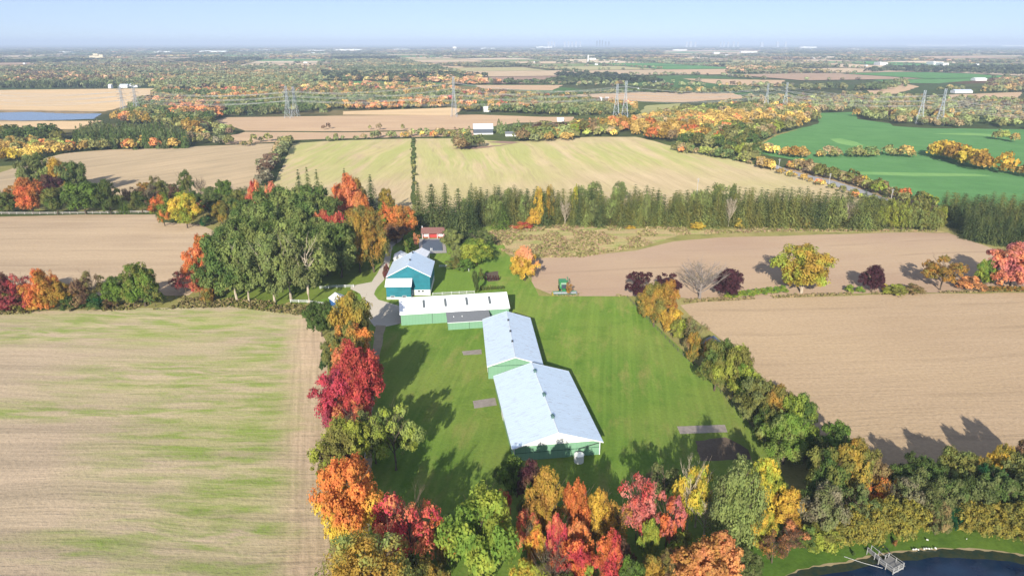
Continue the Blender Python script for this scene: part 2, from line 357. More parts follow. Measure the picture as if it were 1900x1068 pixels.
F('crop_band', [(1575,319),(1700,321),(1810,323),(1840,327),(1700,327),(1590,324)], M_green2, 12, 1, False)
F('crop_band', [(1540,258),(1560,257),(1590,264),(1605,270),(1580,271),(1555,266)], M_green2, 12, 2, False)
F('crop_band', [(1730,248),(1800,247),(1880,252),(1860,254),(1790,251)], M_green2, 12, 2, False)
F('field_edge', [(1391,277),(1437,250),(1490,238),(1440,252),(1405,272),(1396,280)], M_verge, 8, 1, False)
F('road', [(1428,306),(1440,306),(1462,316),(1500,325),(1550,337),(1605,354),(1668,378),(1655,382),(1600,363),(1545,344),(1500,332),(1450,319)], simple('road gravel', (.42,.41,.40), .9, var=.1, scale=.1), 12, .2, False)
F('field_dip', [(866,270),(900,272),(950,267),(900,264),(930,262),(965,264),(930,271),(880,277),(840,276)], M_farB, 8, 1.5, False)
F('far_field', [(880,158),(1045,158),(1025,168),(897,165)], M_farT, 30, 4)
F('far_field', [(890,144),(1015,138),(1050,146),(1015,155),(890,155)], M_farB, 30, 4)
F('far_field', [(1050,176),(1200,171),(1361,173),(1387,182),(1267,190),(1180,188)], M_farT, 30, 4)
F('far_field', [(1200,196),(1262,192),(1260,204),(1275,210),(1185,212)], M_farO, 20, 3)
F('far_field', [(1267,146),(1458,149),(1440,160),(1350,158),(1323,155)], M_farT, 30, 4)
F('far_field', [(1215,129),(1350,127),(1350,138),(1219,139)], M_farT, 30, 4)
F('far_field', [(1586,140),(1650,133),(1814,137),(1837,147),(1743,155),(1650,154)], M_green, 30, 4)
F('far_field', [(1612,167),(1668,154),(1706,161),(1664,174),(1612,176)], M_farT, 30, 4)
F('far_field', [(1760,176),(1897,171),(1885,190),(1762,185)], M_farT, 30, 4)
F('far_field', [(745,111),(940,107),(960,117),(790,122)], M_farT, 40, 8)
F('far_field', [(800,121),(863,124),(850,128),(810,126)], M_farT, 40, 8)
F('far_field', [(560,152),(600,150),(830,154),(820,160),(580,160)], M_green, 40, 6)
F('far_field', [(1230,94),(1420,93),(1400,101),(1230,103)], M_farT, 60, 8)
F('far_field', [(1640,105),(1890,103),(1890,113),(1760,113)], M_farT, 60, 8)
F('far_field', [(0,120),(90,121),(60,126),(-300,126)], M_farO, 40, 8)
# ---------------------------------------------------------------- tree meshes (unit tree: height 1, width 1)
def quads_mesh(name, cen, nrm, size, aspect, seed, attr=None, bend=.25):
    """many small leaf-cluster faces; cen,nrm (n,3); size (n,)"""
    rng = np.random.default_rng(seed); n = len(cen)
    nrm = nrm / (np.linalg.norm(nrm, axis=1, keepdims=True) + 1e-9)
    r = rng.normal(size=(n, 3)); a = np.cross(nrm, r); a /= np.linalg.norm(a, axis=1, keepdims=True) + 1e-9
    b = np.cross(nrm, a)
    s = size[:, None]
    j = lambda: rng.uniform(.7, 1.3, (n, 1))
    v = np.stack([cen - a*s*j(), cen - b*s*aspect*j() + nrm*s*bend, cen + a*s*j(), cen + b*s*aspect*j() + nrm*s*bend*.3], 1)
    return v, (attr if attr is not None else rng.random(n))
def mesh_from_quads(name, v, rnd, mat, color=None, extra=None):
    n = len(v); me = bpy.data.meshes.new(name)
    ev, ef = extra if extra else ([], [])
    me.vertices.add(n*4 + len(ev)); me.loops.add(n*4 + sum(len(f) for f in ef)); me.polygons.add(n + len(ef))
    co_ = v.reshape(-1).astype(np.float32)
    if len(ev): co_ = np.concatenate([co_, np.array(ev, np.float32).reshape(-1)])
    me.vertices.foreach_set('co', co_)
    li = np.arange(n*4, dtype=np.int32); ls = np.arange(n, dtype=np.int32)*4
    if len(ef):
        li2 = np.array([i + n*4 for f in ef for i in f], np.int32); st = np.cumsum([0] + [len(f) for f in ef])[:-1] + n*4
        li = np.concatenate([li, li2]); ls = np.concatenate([ls, st.astype(np.int32)])
    me.loops.foreach_set('vertex_index', li); me.polygons.foreach_set('loop_start', ls)
    me.update(calc_edges=True)
    at = me.attributes.new('rnd', 'FLOAT', 'FACE'); rr = np.concatenate([rnd, np.full(len(ef), -1.)]).astype(np.float32); at.data.foreach_set('value', rr)
    if color is not None:
        ca = me.attributes.new('tint', 'FLOAT_COLOR', 'FACE'); ca.data.foreach_set('color', color.astype(np.float32).reshape(-1))
    me.materials.append(mat); return me
def crown(seed, n, shape='round', leaf=.028, clumps=12, zb=.12, spiky=0., lobe=.20, gap=1.0):
    """crown built as limbs of foliage: big lobes on the outline, small clumps on each lobe, leaf faces on each clump"""
    rng = np.random.default_rng(seed)
    prof = {'round': lambda t: np.sqrt(np.clip(1-(2*t-1)**2, 0, 1))**.8, 'oval': lambda t: np.sin(np.pi*np.clip(t, 0, 1)**.8)**.65,
            'vase': lambda t: .45+.55*np.sin(np.pi*np.clip(t,0,1)**1.3)**.7, 'column': lambda t: .75*np.clip(1-t**5, 0, 1)+.1,
            'open': lambda t: .35+.65*np.sin(np.pi*np.clip(t,0,1))**.6, 'bush': lambda t: np.sqrt(np.clip(1-t**2, 0, 1)), 'hedge': lambda t: np.clip(1-t**8,0,1)*1.0}[shape]
    t = (np.arange(clumps)+rng.random(clumps))/clumps; t = .06 + .88*t; ph = np.arange(clumps)*2.4 + rng.normal(size=clumps)*.5 + seed
    lr = lobe*rng.uniform(.7, 1.25, clumps)*(1.15-.45*t)
    rr = np.clip(prof(t)*.5*rng.uniform(.72, 1.12, clumps) - lr*.55, 0, 1)
    lc = np.stack([np.cos(ph)*rr, np.sin(ph)*rr, zb + lr*.5 + t*(.97-zb-lr*.9)], 1); lh = 1.25 if shape in ('oval','column','vase') else .95
    if shape in ('round','oval','bush','vase') or gap >= 1:
        ci = 3; tt = np.array([.30,.52,.74]); lc = np.concatenate([lc, np.stack([rng.normal(size=ci)*.03, rng.normal(size=ci)*.03, zb+tt*(.97-zb)], 1)])
        lr = np.concatenate([lr, prof(tt)*np.array([.27,.28,.25])]); clumps += ci
    ms = 30; M = clumps*ms; li = np.repeat(np.arange(clumps), ms)
    d = rng.normal(size=(M, 3)); d /= np.linalg.norm(d, axis=1, keepdims=True); d[:,2] = np.where(d[:,2] < -.2, -d[:,2]*.6, d[:,2])
    k_ = lr[li][:,None]*rng.uniform(.6, 1.0, (M,1)); cc = lc[li] + d*k_*np.array([1,1,lh])
    cr = lr[li]*rng.uniform(.17, .36, M)*gap
    k = rng.choice(M, n, p=cr**2/np.sum(cr**2))
    e = rng.normal(size=(n, 3)); e /= np.linalg.norm(e, axis=1, keepdims=True)
    rad = cr[k]*(.3 + .7*rng.random(n)**.45)
    if spiky: rad *= 1 + spiky*rng.random(n)**3; e = e + d[k]*.55*spiky; e[:,2] += .25*spiky; e /= np.linalg.norm(e, axis=1, keepdims=True)
    c = cc[k] + e*rad[:, None]
    c[:,2] = np.clip(c[:,2], .015, 1.0)
    nr = e*.8 + d[k]*.9 + rng.normal(size=(n, 3))*.45 + np.array([0,0,.2])
    s = leaf*rng.uniform(.6, 1.35, n)
    A = .40*rng.random(clumps)[li][k] + .32*rng.random(M)[k] + .28*rng.random(n)
    return quads_mesh('c', c, nr, s, .62, seed+1, attr=np.clip((A-.5)*1.35+.5, 0, 1))
def conifer(seed, layers=26, per=11, q=9, leaf=.02, droop=.10, zb=.06, pw=.85):
    rng = np.random.default_rng(seed); C=[]; N=[]; S=[]; A=[]
    for i in range(layers):
        t = (i + rng.uniform(-.4, .4))/layers; t = min(max(t, 0), .99); z = zb + t*(1-zb)
        R0 = .5*(1-t)**pw*(.82+.18*min(1,t*6)) + .014
        m = max(4, int(per*(1-t*.55)))
        for b in range(m):
            a = 2*math.pi*(b + rng.random())/m; L = R0*rng.uniform(.72, 1.08); br = rng.random()
            qq = max(3, int(q*(.35+.65*L/.5)))
            u = (np.arange(qq)+.6)/qq
            x = np.cos(a)*L*u; y = np.sin(a)*L*u; zz_ = z + (.02 - droop*u**1.4)*L*2 + rng.normal(size=qq)*.004
            C.append(np.stack([x + rng.normal(size=qq)*.012, y + rng.normal(size=qq)*.012, zz_], 1))
            N.append(np.stack([np.full(qq, np.cos(a)*.5), np.full(qq, np.sin(a)*.5), np.full(qq, 1.)], 1) + rng.normal(size=(qq,3))*.4)
            S.append(leaf*(1.25-.35*u)*rng.uniform(.8, 1.3, qq)*(.6+.8*(1-t))); A.append(np.clip(.6*br + .4*rng.random(qq) + .15*(u-.5), 0, 1))
    C = np.concatenate(C); N = np.concatenate(N); S = np.concatenate(S); A = np.concatenate(A)
    C[:, 2] = np.clip(C[:, 2], .015, 1)
    return quads_mesh('k', C, N, S, .6, seed, attr=A)
def trunk_mb(seed, top=.72, r=.02, limbs=9, spread=.34, zb=.22, bare=False, lean=0.):
    rng = random.Random(seed); m = MB(); pts = []; x = y = 0
    for i in range(6):
        t = i/5; pts.append((x, y, t*top)); x += rng.uniform(-.02, .02) + lean*.03; y += rng.uniform(-.02, .02)
    m.tube(pts, [r*1.35, r, r*.8, r*.6, r*.4, r*.2], 6)
    for k in range(limbs):
        t = zb + (top-zb)*(k+.3)/limbs; a = k*2.4 + rng.uniform(-.5, .5); L = spread*rng.uniform(.7, 1.15)*(1-.45*t); L = min(L, (.93-t)/1.15)
        i = t/top*5; j = min(int(i), 4); p0 = Vector(pts[j]).lerp(Vector(pts[j+1]), i-j)
        p1 = p0 + Vector((math.cos(a)*L*.5, math.sin(a)*L*.5, L*.45)); p2 = p1 + Vector((math.cos(a+.3)*L*.5, math.sin(a+.3)*L*.5, L*.55))
        rr = r*.5*(1-t*.6)
        m.tube([p0, p1, p2], [rr, rr*.65, rr*.2], 5)
        for q in range(3 if not bare else 6):
            b = a + rng.uniform(-1.1, 1.1); f = rng.uniform(.35, 1); p = p0.lerp(p2, f) if f < .5 else p1.lerp(p2, (f-.5)*2)
            e = p + Vector((math.cos(b)*L*.35, math.sin(b)*L*.35, L*rng.uniform(.25, .6)))
            m.tube([p, e], [rr*.4, rr*.1], 4)
            if bare:
                for w in range(4):
                    c = b + rng.uniform(-1.2, 1.2); g = p.lerp(e, rng.uniform(.3, 1)); h = g + Vector((math.cos(c)*L*.2, math.sin(c)*L*.2, L*rng.uniform(.1, .35)))
                    m.tube([g, h], [rr*.25, rr*.1], 3)
    return m
# ---- foliage materials: two leaf colours of the tree itself, mottled, thin leaves let light through
def leafmat(name, A, B, scale=2.2, thr=(.42,.58), grad=0., var=.30):
    t = NT(name); o = objc(t); oi = t.n('ObjectInfo')
    at = t.n('Attribute', attribute_type='GEOMETRY', attribute_name='rnd')
    ad = t.n('VectorMath', operation='ADD'); t.l(o, ad.inputs[0]); cb = t.n('CombineXYZ'); t.l(t.math('MULTIPLY', oi.outputs['Random'], 40.), cb.inputs[0]); t.l(cb.outputs[0], ad.inputs[1])
    f = t.noise(ad.outputs[0], scale, 3, .6)
    if grad:
        sx = t.n('SeparateXYZ'); t.l(o, sx.inputs[0]); f = t.math('ADD', f, t.math('MULTIPLY', t.math('SUBTRACT', .5, sx.outputs[2]), grad))
    c = t.mix(t.maprange(f, *thr), A, B)
    hs = t.n('HueSaturation'); t.l(c, hs.inputs['Color'])
    t.l(t.math('ADD', t.math('MULTIPLY', at.outputs['Fac'], var*2), 1.02-var), hs.inputs['Value'])
    t.l(t.math('ADD', t.math('ADD', t.math('MULTIPLY', oi.outputs['Random'], .022), .489), t.math('MULTIPLY', t.math('SUBTRACT', t.noise(ad.outputs[0], 9, 2), .5), .07)), hs.inputs['Hue']); hs.inputs['Saturation'].default_value = .93
    d = t.n('BsdfDiffuse'); t.l(hs.outputs[0], d.inputs[0]); tr = t.n('BsdfTranslucent'); t.l(hs.outputs[0], tr.inputs[0])
    ms = t.n('MixShader'); ms.inputs[0].default_value = .38; t.l(d.outputs[0], ms.inputs[1]); t.l(tr.outputs[0], ms.inputs[2]); t.l(ms.outputs[0], t.out.inputs[0])
    return t.m
COLR = dict(hedge=(.42,.34,.04), ash=(.270,.325,.080), dgreen=(.095,.130,.032), green=(.120,.190,.040), bgreen=(.18,.30,.035), lime=(.38,.44,.045), olive=(.24,.235,.050), gold=(.48,.29,.03), yellow=(.75,.52,.035),
            orange=(.75,.23,.03), dorange=(.50,.245,.042), red=(.60,.06,.05), pink=(.66,.22,.18), coral=(.80,.32,.10), peach=(.85,.42,.17), purple=(.105,.035,.045), brown=(.19,.105,.06), grey=(.27,.235,.14),
            sage=(.22,.25,.080), pgreen=(.30,.36,.09), emerald=(.03,.13,.04), spruce=(.085,.125,.042), spruce2=(.170,.205,.058), magenta=(.34,.05,.07), bluegreen=(.03,.06,.035), tan=(.36,.25,.10))
LM = {}
def L(a, b=None, grad=0., scale=2.2, thr=(.42,.58)):
    b = b or a; k = (a, b, grad, scale)
    if k not in LM:
        A = COLR[a]; B = COLR[b] if a != b else tuple(x*.72 for x in A)
        LM[k] = leafmat('leaves ' + a + ' ' + b, A, B, scale, thr, grad)
    return LM[k]
def bark(name, a, b): 
    t = NT(name); f = t.noise(t.mapv(objc(t), (1, 1, .3)), 22, 4, .7); return t.diffuse(t.mix(t.maprange(f, .35, .65), a, b))
BARK = bark('grey bark', (.16,.125,.09), (.09,.07,.05)); PALEB = bark('pale bark', (.58,.50,.38), (.36,.30,.22)); BAREB = bark('bare twigs', (.30,.26,.23), (.20,.17,.15)); REDB = bark('ruddy twigs', (.26,.15,.12), (.20,.12,.10))
ML0 = L('green')
KIND = {}
def kindset(key, fns, tops):
    cs = [mesh_from_quads('%s crown' % key, *fn, ML0) for fn in fns]
    ts = []
    for s, kw in tops:
        me = trunk_mb(s, **kw).mesh('%s trunk' % key); me.materials.append(BARK); ts.append(me)
    KIND[key] = (cs, ts)
kindset('round', [crown(s, 15000, 'round', .022, 15, .06, lobe=.215) for s in (1, 2, 3, 4)], [(1, {}), (2, {}), (3, {})])
kindset('oval', [crown(s, 19000, 'oval', .0180, 16, .04, lobe=.19) for s in (11, 12, 13)], [(4, {}), (5, {})])
kindset('spiky', [crown(s, 15000, 'oval', .019, 16, .04, spiky=.8, lobe=.19) for s in (21, 22, 23)], [(6, {})])
kindset('vase', [crown(s, 11000, 'vase', .021, 12, .16, lobe=.21) for s in (31, 32)], [(7, dict(r=.024, limbs=12)), (8, dict(r=.024, limbs=12))])
kindset('open', [crown(s, 7500, 'open', .020, 13, .16, lobe=.20, gap=.85) for s in (41, 42, 43)], [(9, dict(limbs=14, spread=.45, r=.022)), (10, dict(limbs=14, spread=.45, r=.022)), (12, dict(limbs=14, spread=.45, r=.022))])
kindset('thin', [crown(s, 4200, 'open', .019, 15, .14, spiky=.5, lobe=.19, gap=.85) for s in (51, 52, 53)], [(13, dict(limbs=16, spread=.34, bare=True, top=.66)), (14, dict(limbs=16, spread=.34, bare=True, top=.66))])
kindset('bare', [crown(s, 900, 'open', .012, 14, .30, spiky=.5) for s in (55,)], [(15, dict(limbs=22, spread=.42, bare=True, top=.6, zb=.15, r=.025)), (16, dict(limbs=22, spread=.42, bare=True, top=.6, zb=.15, r=.025))])
kindset('bush', [crown(s, 6000, 'bush', .033, 10, .0, lobe=.24) for s in (61, 62, 63)], [(17, dict(top=.3, limbs=3))])
kindset('column', [crown(s, 5200, 'column', .026, 13, .0, lobe=.2) for s in (71, 72)], [(18, dict(r=.03))])
kindset('hedge', [crown(s, 9000, 'hedge', .028, 26, .0, lobe=.19, gap=1.2) for s in (76, 77)], [(18, dict(top=.3, limbs=3))])
kindset('willow', [crown(s, 16000, 'round', .016, 18, .02, spiky=.8, lobe=.22) for s in (81, 82)], [(19, dict(limbs=14, spread=.45))])
kindset('spruce', [conifer(s, 26, 14, 11, .022, .12, .02, .50) for s in (91, 92, 93, 94)], [(20, dict(top=.9, limbs=0, r=.016))])
kindset('bigspruce', [conifer(s, 34, 17, 14, .0175, .12, .04, .75) for s in (95, 96)], [(20, dict(top=.9, limbs=0, r=.016))])
rngT = random.Random(5)
NPLACED = {}
def tree(px, pb, pt, pw, kind, mat, label, name='autumn_tree', cat='tree', group=None, bk=None, dy=0, trunk=True, flat=False):
    """one tree: base at pixel (px,pb), top at pt, crown pw pixels wide"""
    x, y = P(px, pb); h = max(.6, height_at(px, pb, pt)); w = width_m(pw, x, y, h*.6)
    return place(x, y, h, w, kind, mat, label, name, cat, group, bk, trunk)
def place(x, y, h, w, kind, mat, label, name='autumn_tree', cat='tree', group=None, bk=None, trunk=True):
    cs, ts = KIND[kind]; e = empty(name, (x, y, 0), rngT.uniform(0, 6.28)); tag(e, label, cat, group)
    s = 1.12
    c = mesh_obj('crown', rngT.choice(cs), e, mat); c.scale = (w*s, w*s, h) if 'spruce' not in kind else (w*(1.55 if kind != 'bigspruce' else 1.35),)*2 + (h,)
    if trunk:
        q = mesh_obj('trunk', rngT.choice(ts), e, bk or BARK); q.scale = (w*s, w*s, h)
        if kind in ('round', 'oval', 'open', 'spiky', 'vase') : q.scale = (max(w*s, h*.6),)*2 + (h,)
    NPLACED[name] = NPLACED.get(name, 0) + 1
    return e
# ---------------------------------------------------------------- trees that can be told apart
T = tree
DT = 'broadleaf_tree'
# the belt left of the lawn, from the near end up
T(655,1012,846,122,'spiky',L('orange','yellow',.9),'tall orange maple with a yellow skirt, at the near left corner of the lawn','maple_tree')
T(764,1062,906,98,'thin',L('red','coral'),'half-bare crimson maple with grey branches beside the tall orange and yellow maple','maple_tree')
T(728,1035,935,70,'thin',L('magenta','red'),'thin dark red maple tucked behind the half-bare crimson maple','maple_tree')
T(790,1040,930,60,'thin',L('coral','orange'),'thin coral maple on the lawn side of the half-bare crimson maple','maple_tree')
T(692,1150,985,150,'willow',L('pgreen','gold'),'feathery yellow-green tree at the bottom edge below the orange maple',DT)
T(645,895,778,96,'oval',L('lime','olive'),'yellow-green tree above the tall orange maple',DT)
T(636,900,822,70,'oval',L('purple','purple'),'dark purple tree between the yellow-green tree and the orange maple',DT)
T(735,872,750,86,'open',L('pgreen','lime'),'pale green large-leaved tree standing alone on the lawn side of the belt',DT)
T(698,860,755,66,'open',L('green','sage'),'mid green tree left of the pale large-leaved tree',DT)
T(655,812,742,62,'thin',L('coral','dorange'),'small salmon tree with bare branches below the big red maples',DT)
T(632,795,682,82,'spiky',L('red','magenta'),'dark red maple, lower left of the two big red maples','maple_tree')
T(672,785,640,92,'spiky',L('red','red'),'big bright red maple with pinkish top in the belt beside the lawn','maple_tree')
T(648,735,632,60,'spiky',L('coral','red'),'coral red maple at the back of the big red maples','maple_tree')
T(660,690,596,66,'round',L('orange','olive'),'orange tree with a dark green heart below the tall olive tree',DT)
T(637,668,612,34,'oval',L('yellow','gold'),'small yellow tree against the orange tree with a dark heart',DT)
T(660,662,537,68,'round',L('olive','gold'),'tall olive and gold tree beside the blue shed',DT)
T(625,696,618,50,'oval',L('olive','sage'),'dull olive tree at the field side of the tall olive tree',DT)
T(597,624,557,50,'round',L('green','green'),'round mid green tree in front of the blue shed',DT)
T(613,692,640,28,'bush',L('emerald','dgreen'),'small dark green bush at the field edge below the olive tree','bush','bush')
T(606,905,850,30,'bush',L('lime','olive'),'small yellow-green bush at the field edge left of the orange maple','bush','bush')
_T = T
def T(px,pb,pt,pw,*a,**k): return _T(px, pt+(pb-pt)*.84 if pb-pt > 60 else pb, pt, pw*1.0, *a, **k)
# the wood along the near edge
T(893,1120,908,122,'round',L('bgreen','lime'),'large bright yellow-green maple at the bottom of the lawn','maple_tree')
T(931,1010,905,40,'oval',L('red','coral'),'small bright red tree behind the large yellow-green maple',DT)
T(830,1010,952,44,'bush',L('emerald','sage'),'low dark green tree left of the large yellow-green maple',DT)
T(832,1060,985,50,'oval',L('gold','olive'),'small gold tree at the foot of the large yellow-green maple',DT)
T(948,935,845,50,'round',L('bgreen','green'),'bright green tree hard against the near wall of the riding arena',DT)
T(983,960,850,52,'oval',L('purple','brown'),'dark purple tree in front of the riding arena',DT)
T(1014,1030,870,66,'oval',L('gold','dorange'),'orange and olive tree in front of the riding arena',DT)
T(985,1000,900,40,'oval',L('olive','green'),'dark olive tree under the purple tree by the arena',DT)
T(1066,1040,886,52,'oval',L('orange','orange'),'tall pointed orange tree, left stem of the orange and yellow pair',DT)
T(1106,1035,904,52,'oval',L('yellow','gold'),'yellow tree leaning against the tall pointed orange tree',DT)
T(978,1065,945,44,'thin',L('coral','red'),'coral tree with bare grey branches left of the fiery red tree',DT)
T(995,1075,975,40,'oval',L('orange','yellow'),'orange and yellow low tree under the coral tree',DT)
T(1033,1095,953,40,'oval',L('red','coral'),'fiery red narrow tree in the middle of the near wood',DT)
T(1072,1080,962,44,'oval',L('orange','coral'),'orange-red tree below the tall pointed orange tree',DT)
T(1060,1120,1000,70,'oval',L('orange','red'),'wide orange-red tree at the bottom edge below the fiery red tree',DT)
T(1126,1130,984,56,'spiky',L('red','orange'),'red tree with orange skirt at the bottom edge',DT)
T(1140,1030,935,56,'thin',L('dorange','gold'),'thin rusty tree between the yellow and the pink trees',DT)
T(1186,1030,878,72,'thin',L('pink','red'),'tall pink half-bare maple at the middle of the near wood','maple_tree')
T(1180,1020,905,50,'thin',L('pink','coral'),'lower pink maple leaning on the tall pink one','maple_tree')
T(1234,1050,908,54,'open',L('orange','pink'),'pink-topped orange tree right of the tall pink maple',DT)
T(1200,1060,960,34,'oval',L('lime','bgreen'),'small lime tree below the tall pink maple',DT)
T(1228,950,860,58,'open',L('sage','sage'),'grey-green open tree at the lawn edge behind the pink maple',DT)
T(1274,1020,849,56,'thin',L('yellow','lime'),'tall thin yellow tree with a white stem',DT,bk=PALEB)
T(1290,1000,856,44,'open',L('yellow','lime'),'yellow tree right of the white-stemmed one',DT,bk=PALEB)
T(1306,1010,910,60,'bare',L('grey','grey'),'bare silver-branched shrub among the yellow trees','bare_tree',bk=PALEB)
T(1354,1070,848,90,'willow',L('sage','pgreen'),'large grey-green willow at the bottom right of the lawn','willow_tree')
T(1408,985,846,64,'oval',L('yellow','lime'),'bright yellow tree behind the grey-green willow',DT)
T(1452,1005,905,62,'oval',L('yellow','gold'),'golden yellow tree right of the grey-green willow',DT)
T(1408,1030,940,48,'oval',L('lime','yellow'),'lime yellow tree at the foot of the willow',DT)
T(1306,1140,1000,118,'round',L('coral','dorange'),'large salmon orange round tree at the bottom edge left of the pond',DT)
T(1340,1075,1005,50,'round',L('pink','brown'),'dusky pink tree behind the large salmon tree',DT)
T(1024,1140,1022,72,'bare',L('grey','brown'),'bare grey-mauve shrub at the bottom edge','bare_tree')
T(978,1140,1040,60,'round',L('yellow','lime'),'yellow tree at the bottom edge left of the bare shrub',DT)
T(1170,1130,1036,46,'round',L('green','bgreen'),'mid green tree at the bottom edge right of the red tree',DT)
T(1090,1130,1040,30,'bush',L('bgreen','lime'),'small bright green bush at the bottom edge','bush','bush')
T(1208,1120,1028,44,'oval',L('gold','olive'),'gold tree at the bottom edge left of the salmon tree',DT)
T(1238,1110,1020,44,'oval',L('brown','olive'),'brown tree at the bottom edge beside the salmon tree',DT)
T(1150,1080,1000,44,'oval',L('brown','brown'),'dark brown tree behind the red tree with the orange skirt',DT)
T(1432,1055,990,46,'thin',L('dorange','brown'),'rusty shrub below the golden yellow tree','bush','bush')
T(1462,1025,975,52,'thin',L('coral','brown'),'reddish brown shrub at the end of the pond lawn','bush','bush')
T(1495,1018,972,40,'bush',L('green','lime'),'small green shrub at the end of the pond lawn','bush','bush')
for i,(x,b,tp,w,m,l) in enumerate([(800,1130,1040,60,L('olive','gold'),'olive tree at the bottom edge left of the yellow-green maple'),
    (760,1120,1040,60,L('dgreen','olive'),'dark green tree at the bottom edge below the crimson maple'),(1110,1010,950,40,L('brown','gold'),'brown undergrowth tree between the yellow and red trees'),
    (1040,1150,1060,60,L('green','olive'),'green tree at the very bottom right of the wood centre'),(1262,1060,985,40,L('olive','lime'),'olive tree between the pink-topped tree and the salmon tree'),
    (1385,1090,1020,46,L('dgreen','sage'),'dark green tree between the willow and the pond lawn')]):
    T(x,b,tp,w,'round',m,l,DT)
T = _T
# the belt running up the right of the lawn
T(1187,562,502,50,'open',L('purple','purple'),'dark purple tree at the far corner of the lawn, the nearer of two','plum_tree')
T(1237,552,505,42,'open',L('purple','purple'),'dark purple tree behind the golden one at the far corner of the lawn','plum_tree')
T(1213,606,520,60,'oval',L('gold','olive'),'golden tree below the purple pair at the lawn corner',DT)
T(1236,590,518,40,'oval',L('dorange','gold'),'amber tree right beside the golden tree at the lawn corner',DT)
T(1197,585,545,34,'oval',L('green','olive'),'small green tree left of the golden tree',DT)
T(1245,622,570,36,'round',L('yellow','gold'),'small bright yellow tree in the belt along the lawn',DT)
T(1262,636,588,32,'round',L('lime','olive'),'small lime tree below the bright yellow one',DT)
T(1282,664,592,44,'thin',L('sage','tan'),'grey thin tree in the belt beside the big field',DT)
T(1286,676,614,34,'oval',L('gold','olive'),'narrow gold tree right of the grey thin one',DT)
T(1316,696,626,30,'thin',L('gold','dorange'),'thin orange tree left of the big round green one',DT)
T(1325,725,628,60,'round',L('green','olive'),'big round green tree in the middle of the belt',DT)
T(1360,738,632,66,'round',L('lime','olive'),'yellow-green round tree joined to the big green one',DT)
T(1380,752,672,50,'round',L('lime','bgreen'),'bright lime tree below the round pair',DT)
T(1398,790,700,66,'round',L('sage','olive'),'grey-green tree below the bright lime tree',DT)
T(1432,800,715,62,'round',L('olive','gold'),'brownish olive tree on the field side of the belt',DT)
T(1470,815,728,64,'oval',L('green','lime'),'yellowish green tree on the field side of the belt near its lower end',DT)
T(1420,830,755,50,'round',L('olive','green'),'olive tree at the lawn side of the belt near its lower end',DT)
T(1452,860,765,80,'spiky',L('pgreen','bgreen'),'pale green spreading tree at the lower end of the belt',DT)
T(1495,850,790,54,'round',L('lime','green'),'lime green tree behind the pale green spreading one',DT)
T(1545,865,785,66,'round',L('green','bgreen'),'green tree at the corner of the big field',DT)
T(1515,900,815,46,'round',L('dgreen','dgreen'),'dark green tree in shade at the corner of the lawn',DT)
T(1578,875,810,46,'oval',L('gold','olive'),'small gold tree at the corner of the big field',DT)
T(1520,945,830,66,'round',L('olive','green'),'olive tree at the foot of the belt',DT)
T(1560,940,822,76,'round',L('olive','gold'),'large olive and gold round tree above the pond hedge',DT)
T(1607,920,838,56,'round',L('olive','tan'),'tan-olive tree right of the large olive and gold one',DT)
T(1612,945,890,52,'thin',L('orange','yellow'),'orange-tipped tree above the pond hedge',DT)
T(1640,955,885,44,'thin',L('gold','orange'),'gold thin tree above the pond hedge',DT)
T(1520,1000,898,70,'round',L('sage','grey'),'grey-green tree left of the pond hedge',DT)
T(1490,975,900,44,'round',L('green','dgreen'),'dark green tree left of the grey-green one',DT)
T(1580,990,905,60,'open',L('sage','green'),'sage green tree behind the pond hedge',DT)
# wood along the right side above the pond
for a in [(1655,925,860,50,'dgreen','green','dark green tree at the left end of the wood above the pond'),(1692,915,842,54,'green','dgreen','rounded green tree casting shade on the big field'),
    (1770,905,833,64,'pgreen','olive','pale olive tree standing highest above the pond wood'),(1730,925,862,54,'dgreen','green','dark tree between the rounded green tree and the pale olive one'),
    (1810,910,845,36,'gold','olive','narrow tree with a yellow tip above the pond wood'),(1845,905,820,40,'yellow','olive','yellow-topped tree near the right edge'),
    (1872,915,838,60,'olive','sage','olive tree near the right edge above the pond wood'),(1905,900,808,50,'tan','brown','brownish thin tree at the right edge'),
    (1675,965,885,60,'sage','grey','grey-green tree behind the left part of the pond hedge'),(1715,975,895,56,'sage','dgreen','sage tree above the gap in the pond hedge'),
    (1750,965,885,56,'sage','green','sage tree right of the gap in the pond hedge'),(1795,965,885,62,'dgreen','sage','dark sage tree above the right pond hedge'),
    (1840,960,878,60,'green','sage','mid green tree above the right pond hedge'),(1885,960,885,62,'sage','green','grey green tree at the right edge above the hedge'),
    (1705,940,868,50,'green','sage','green tree in the second row of the pond wood'),(1825,935,862,50,'green','emerald','fresh green tree in the second row of the pond wood'),
    (1930,960,870,70,'green','sage','green tree cut by the right edge'),(1765,985,940,34,'emerald','emerald','emerald shrub in the gap of the pond hedge'),(1735,992,930,44,'sage','tan','dull sage shrub in the gap of the pond hedge')]:
    T(a[0],a[1],a[2],a[3],'round' if a[3]>45 else 'oval',L(a[4],a[5]),a[6],DT)
for a in [(1568,1006,940,64,'left end of the left pond hedge'),(1612,1000,930,62,'middle of the left pond hedge'),(1652,995,925,60,'tall block of the left pond hedge'),(1688,986,922,50,'right end of the left pond hedge'),
          (1800,988,930,56,'left end of the right pond hedge'),(1845,994,932,62,'middle of the right pond hedge'),(1892,1002,936,62,'right pond hedge where the picture ends'),(1950,1015,940,80,'right pond hedge beyond the edge')]:
    T(a[0],a[1],a[2],a[3],'hedge',L('hedge','olive',scale=5),'clipped mustard-yellow hedge block, '+a[4],'hedge','hedge','hedge blocks along the pond lawn',trunk=False)
T(1530,1012,965,60,'hedge',L('olive','lime'),'low olive hedge block left of the mustard hedge','hedge','hedge',trunk=False)
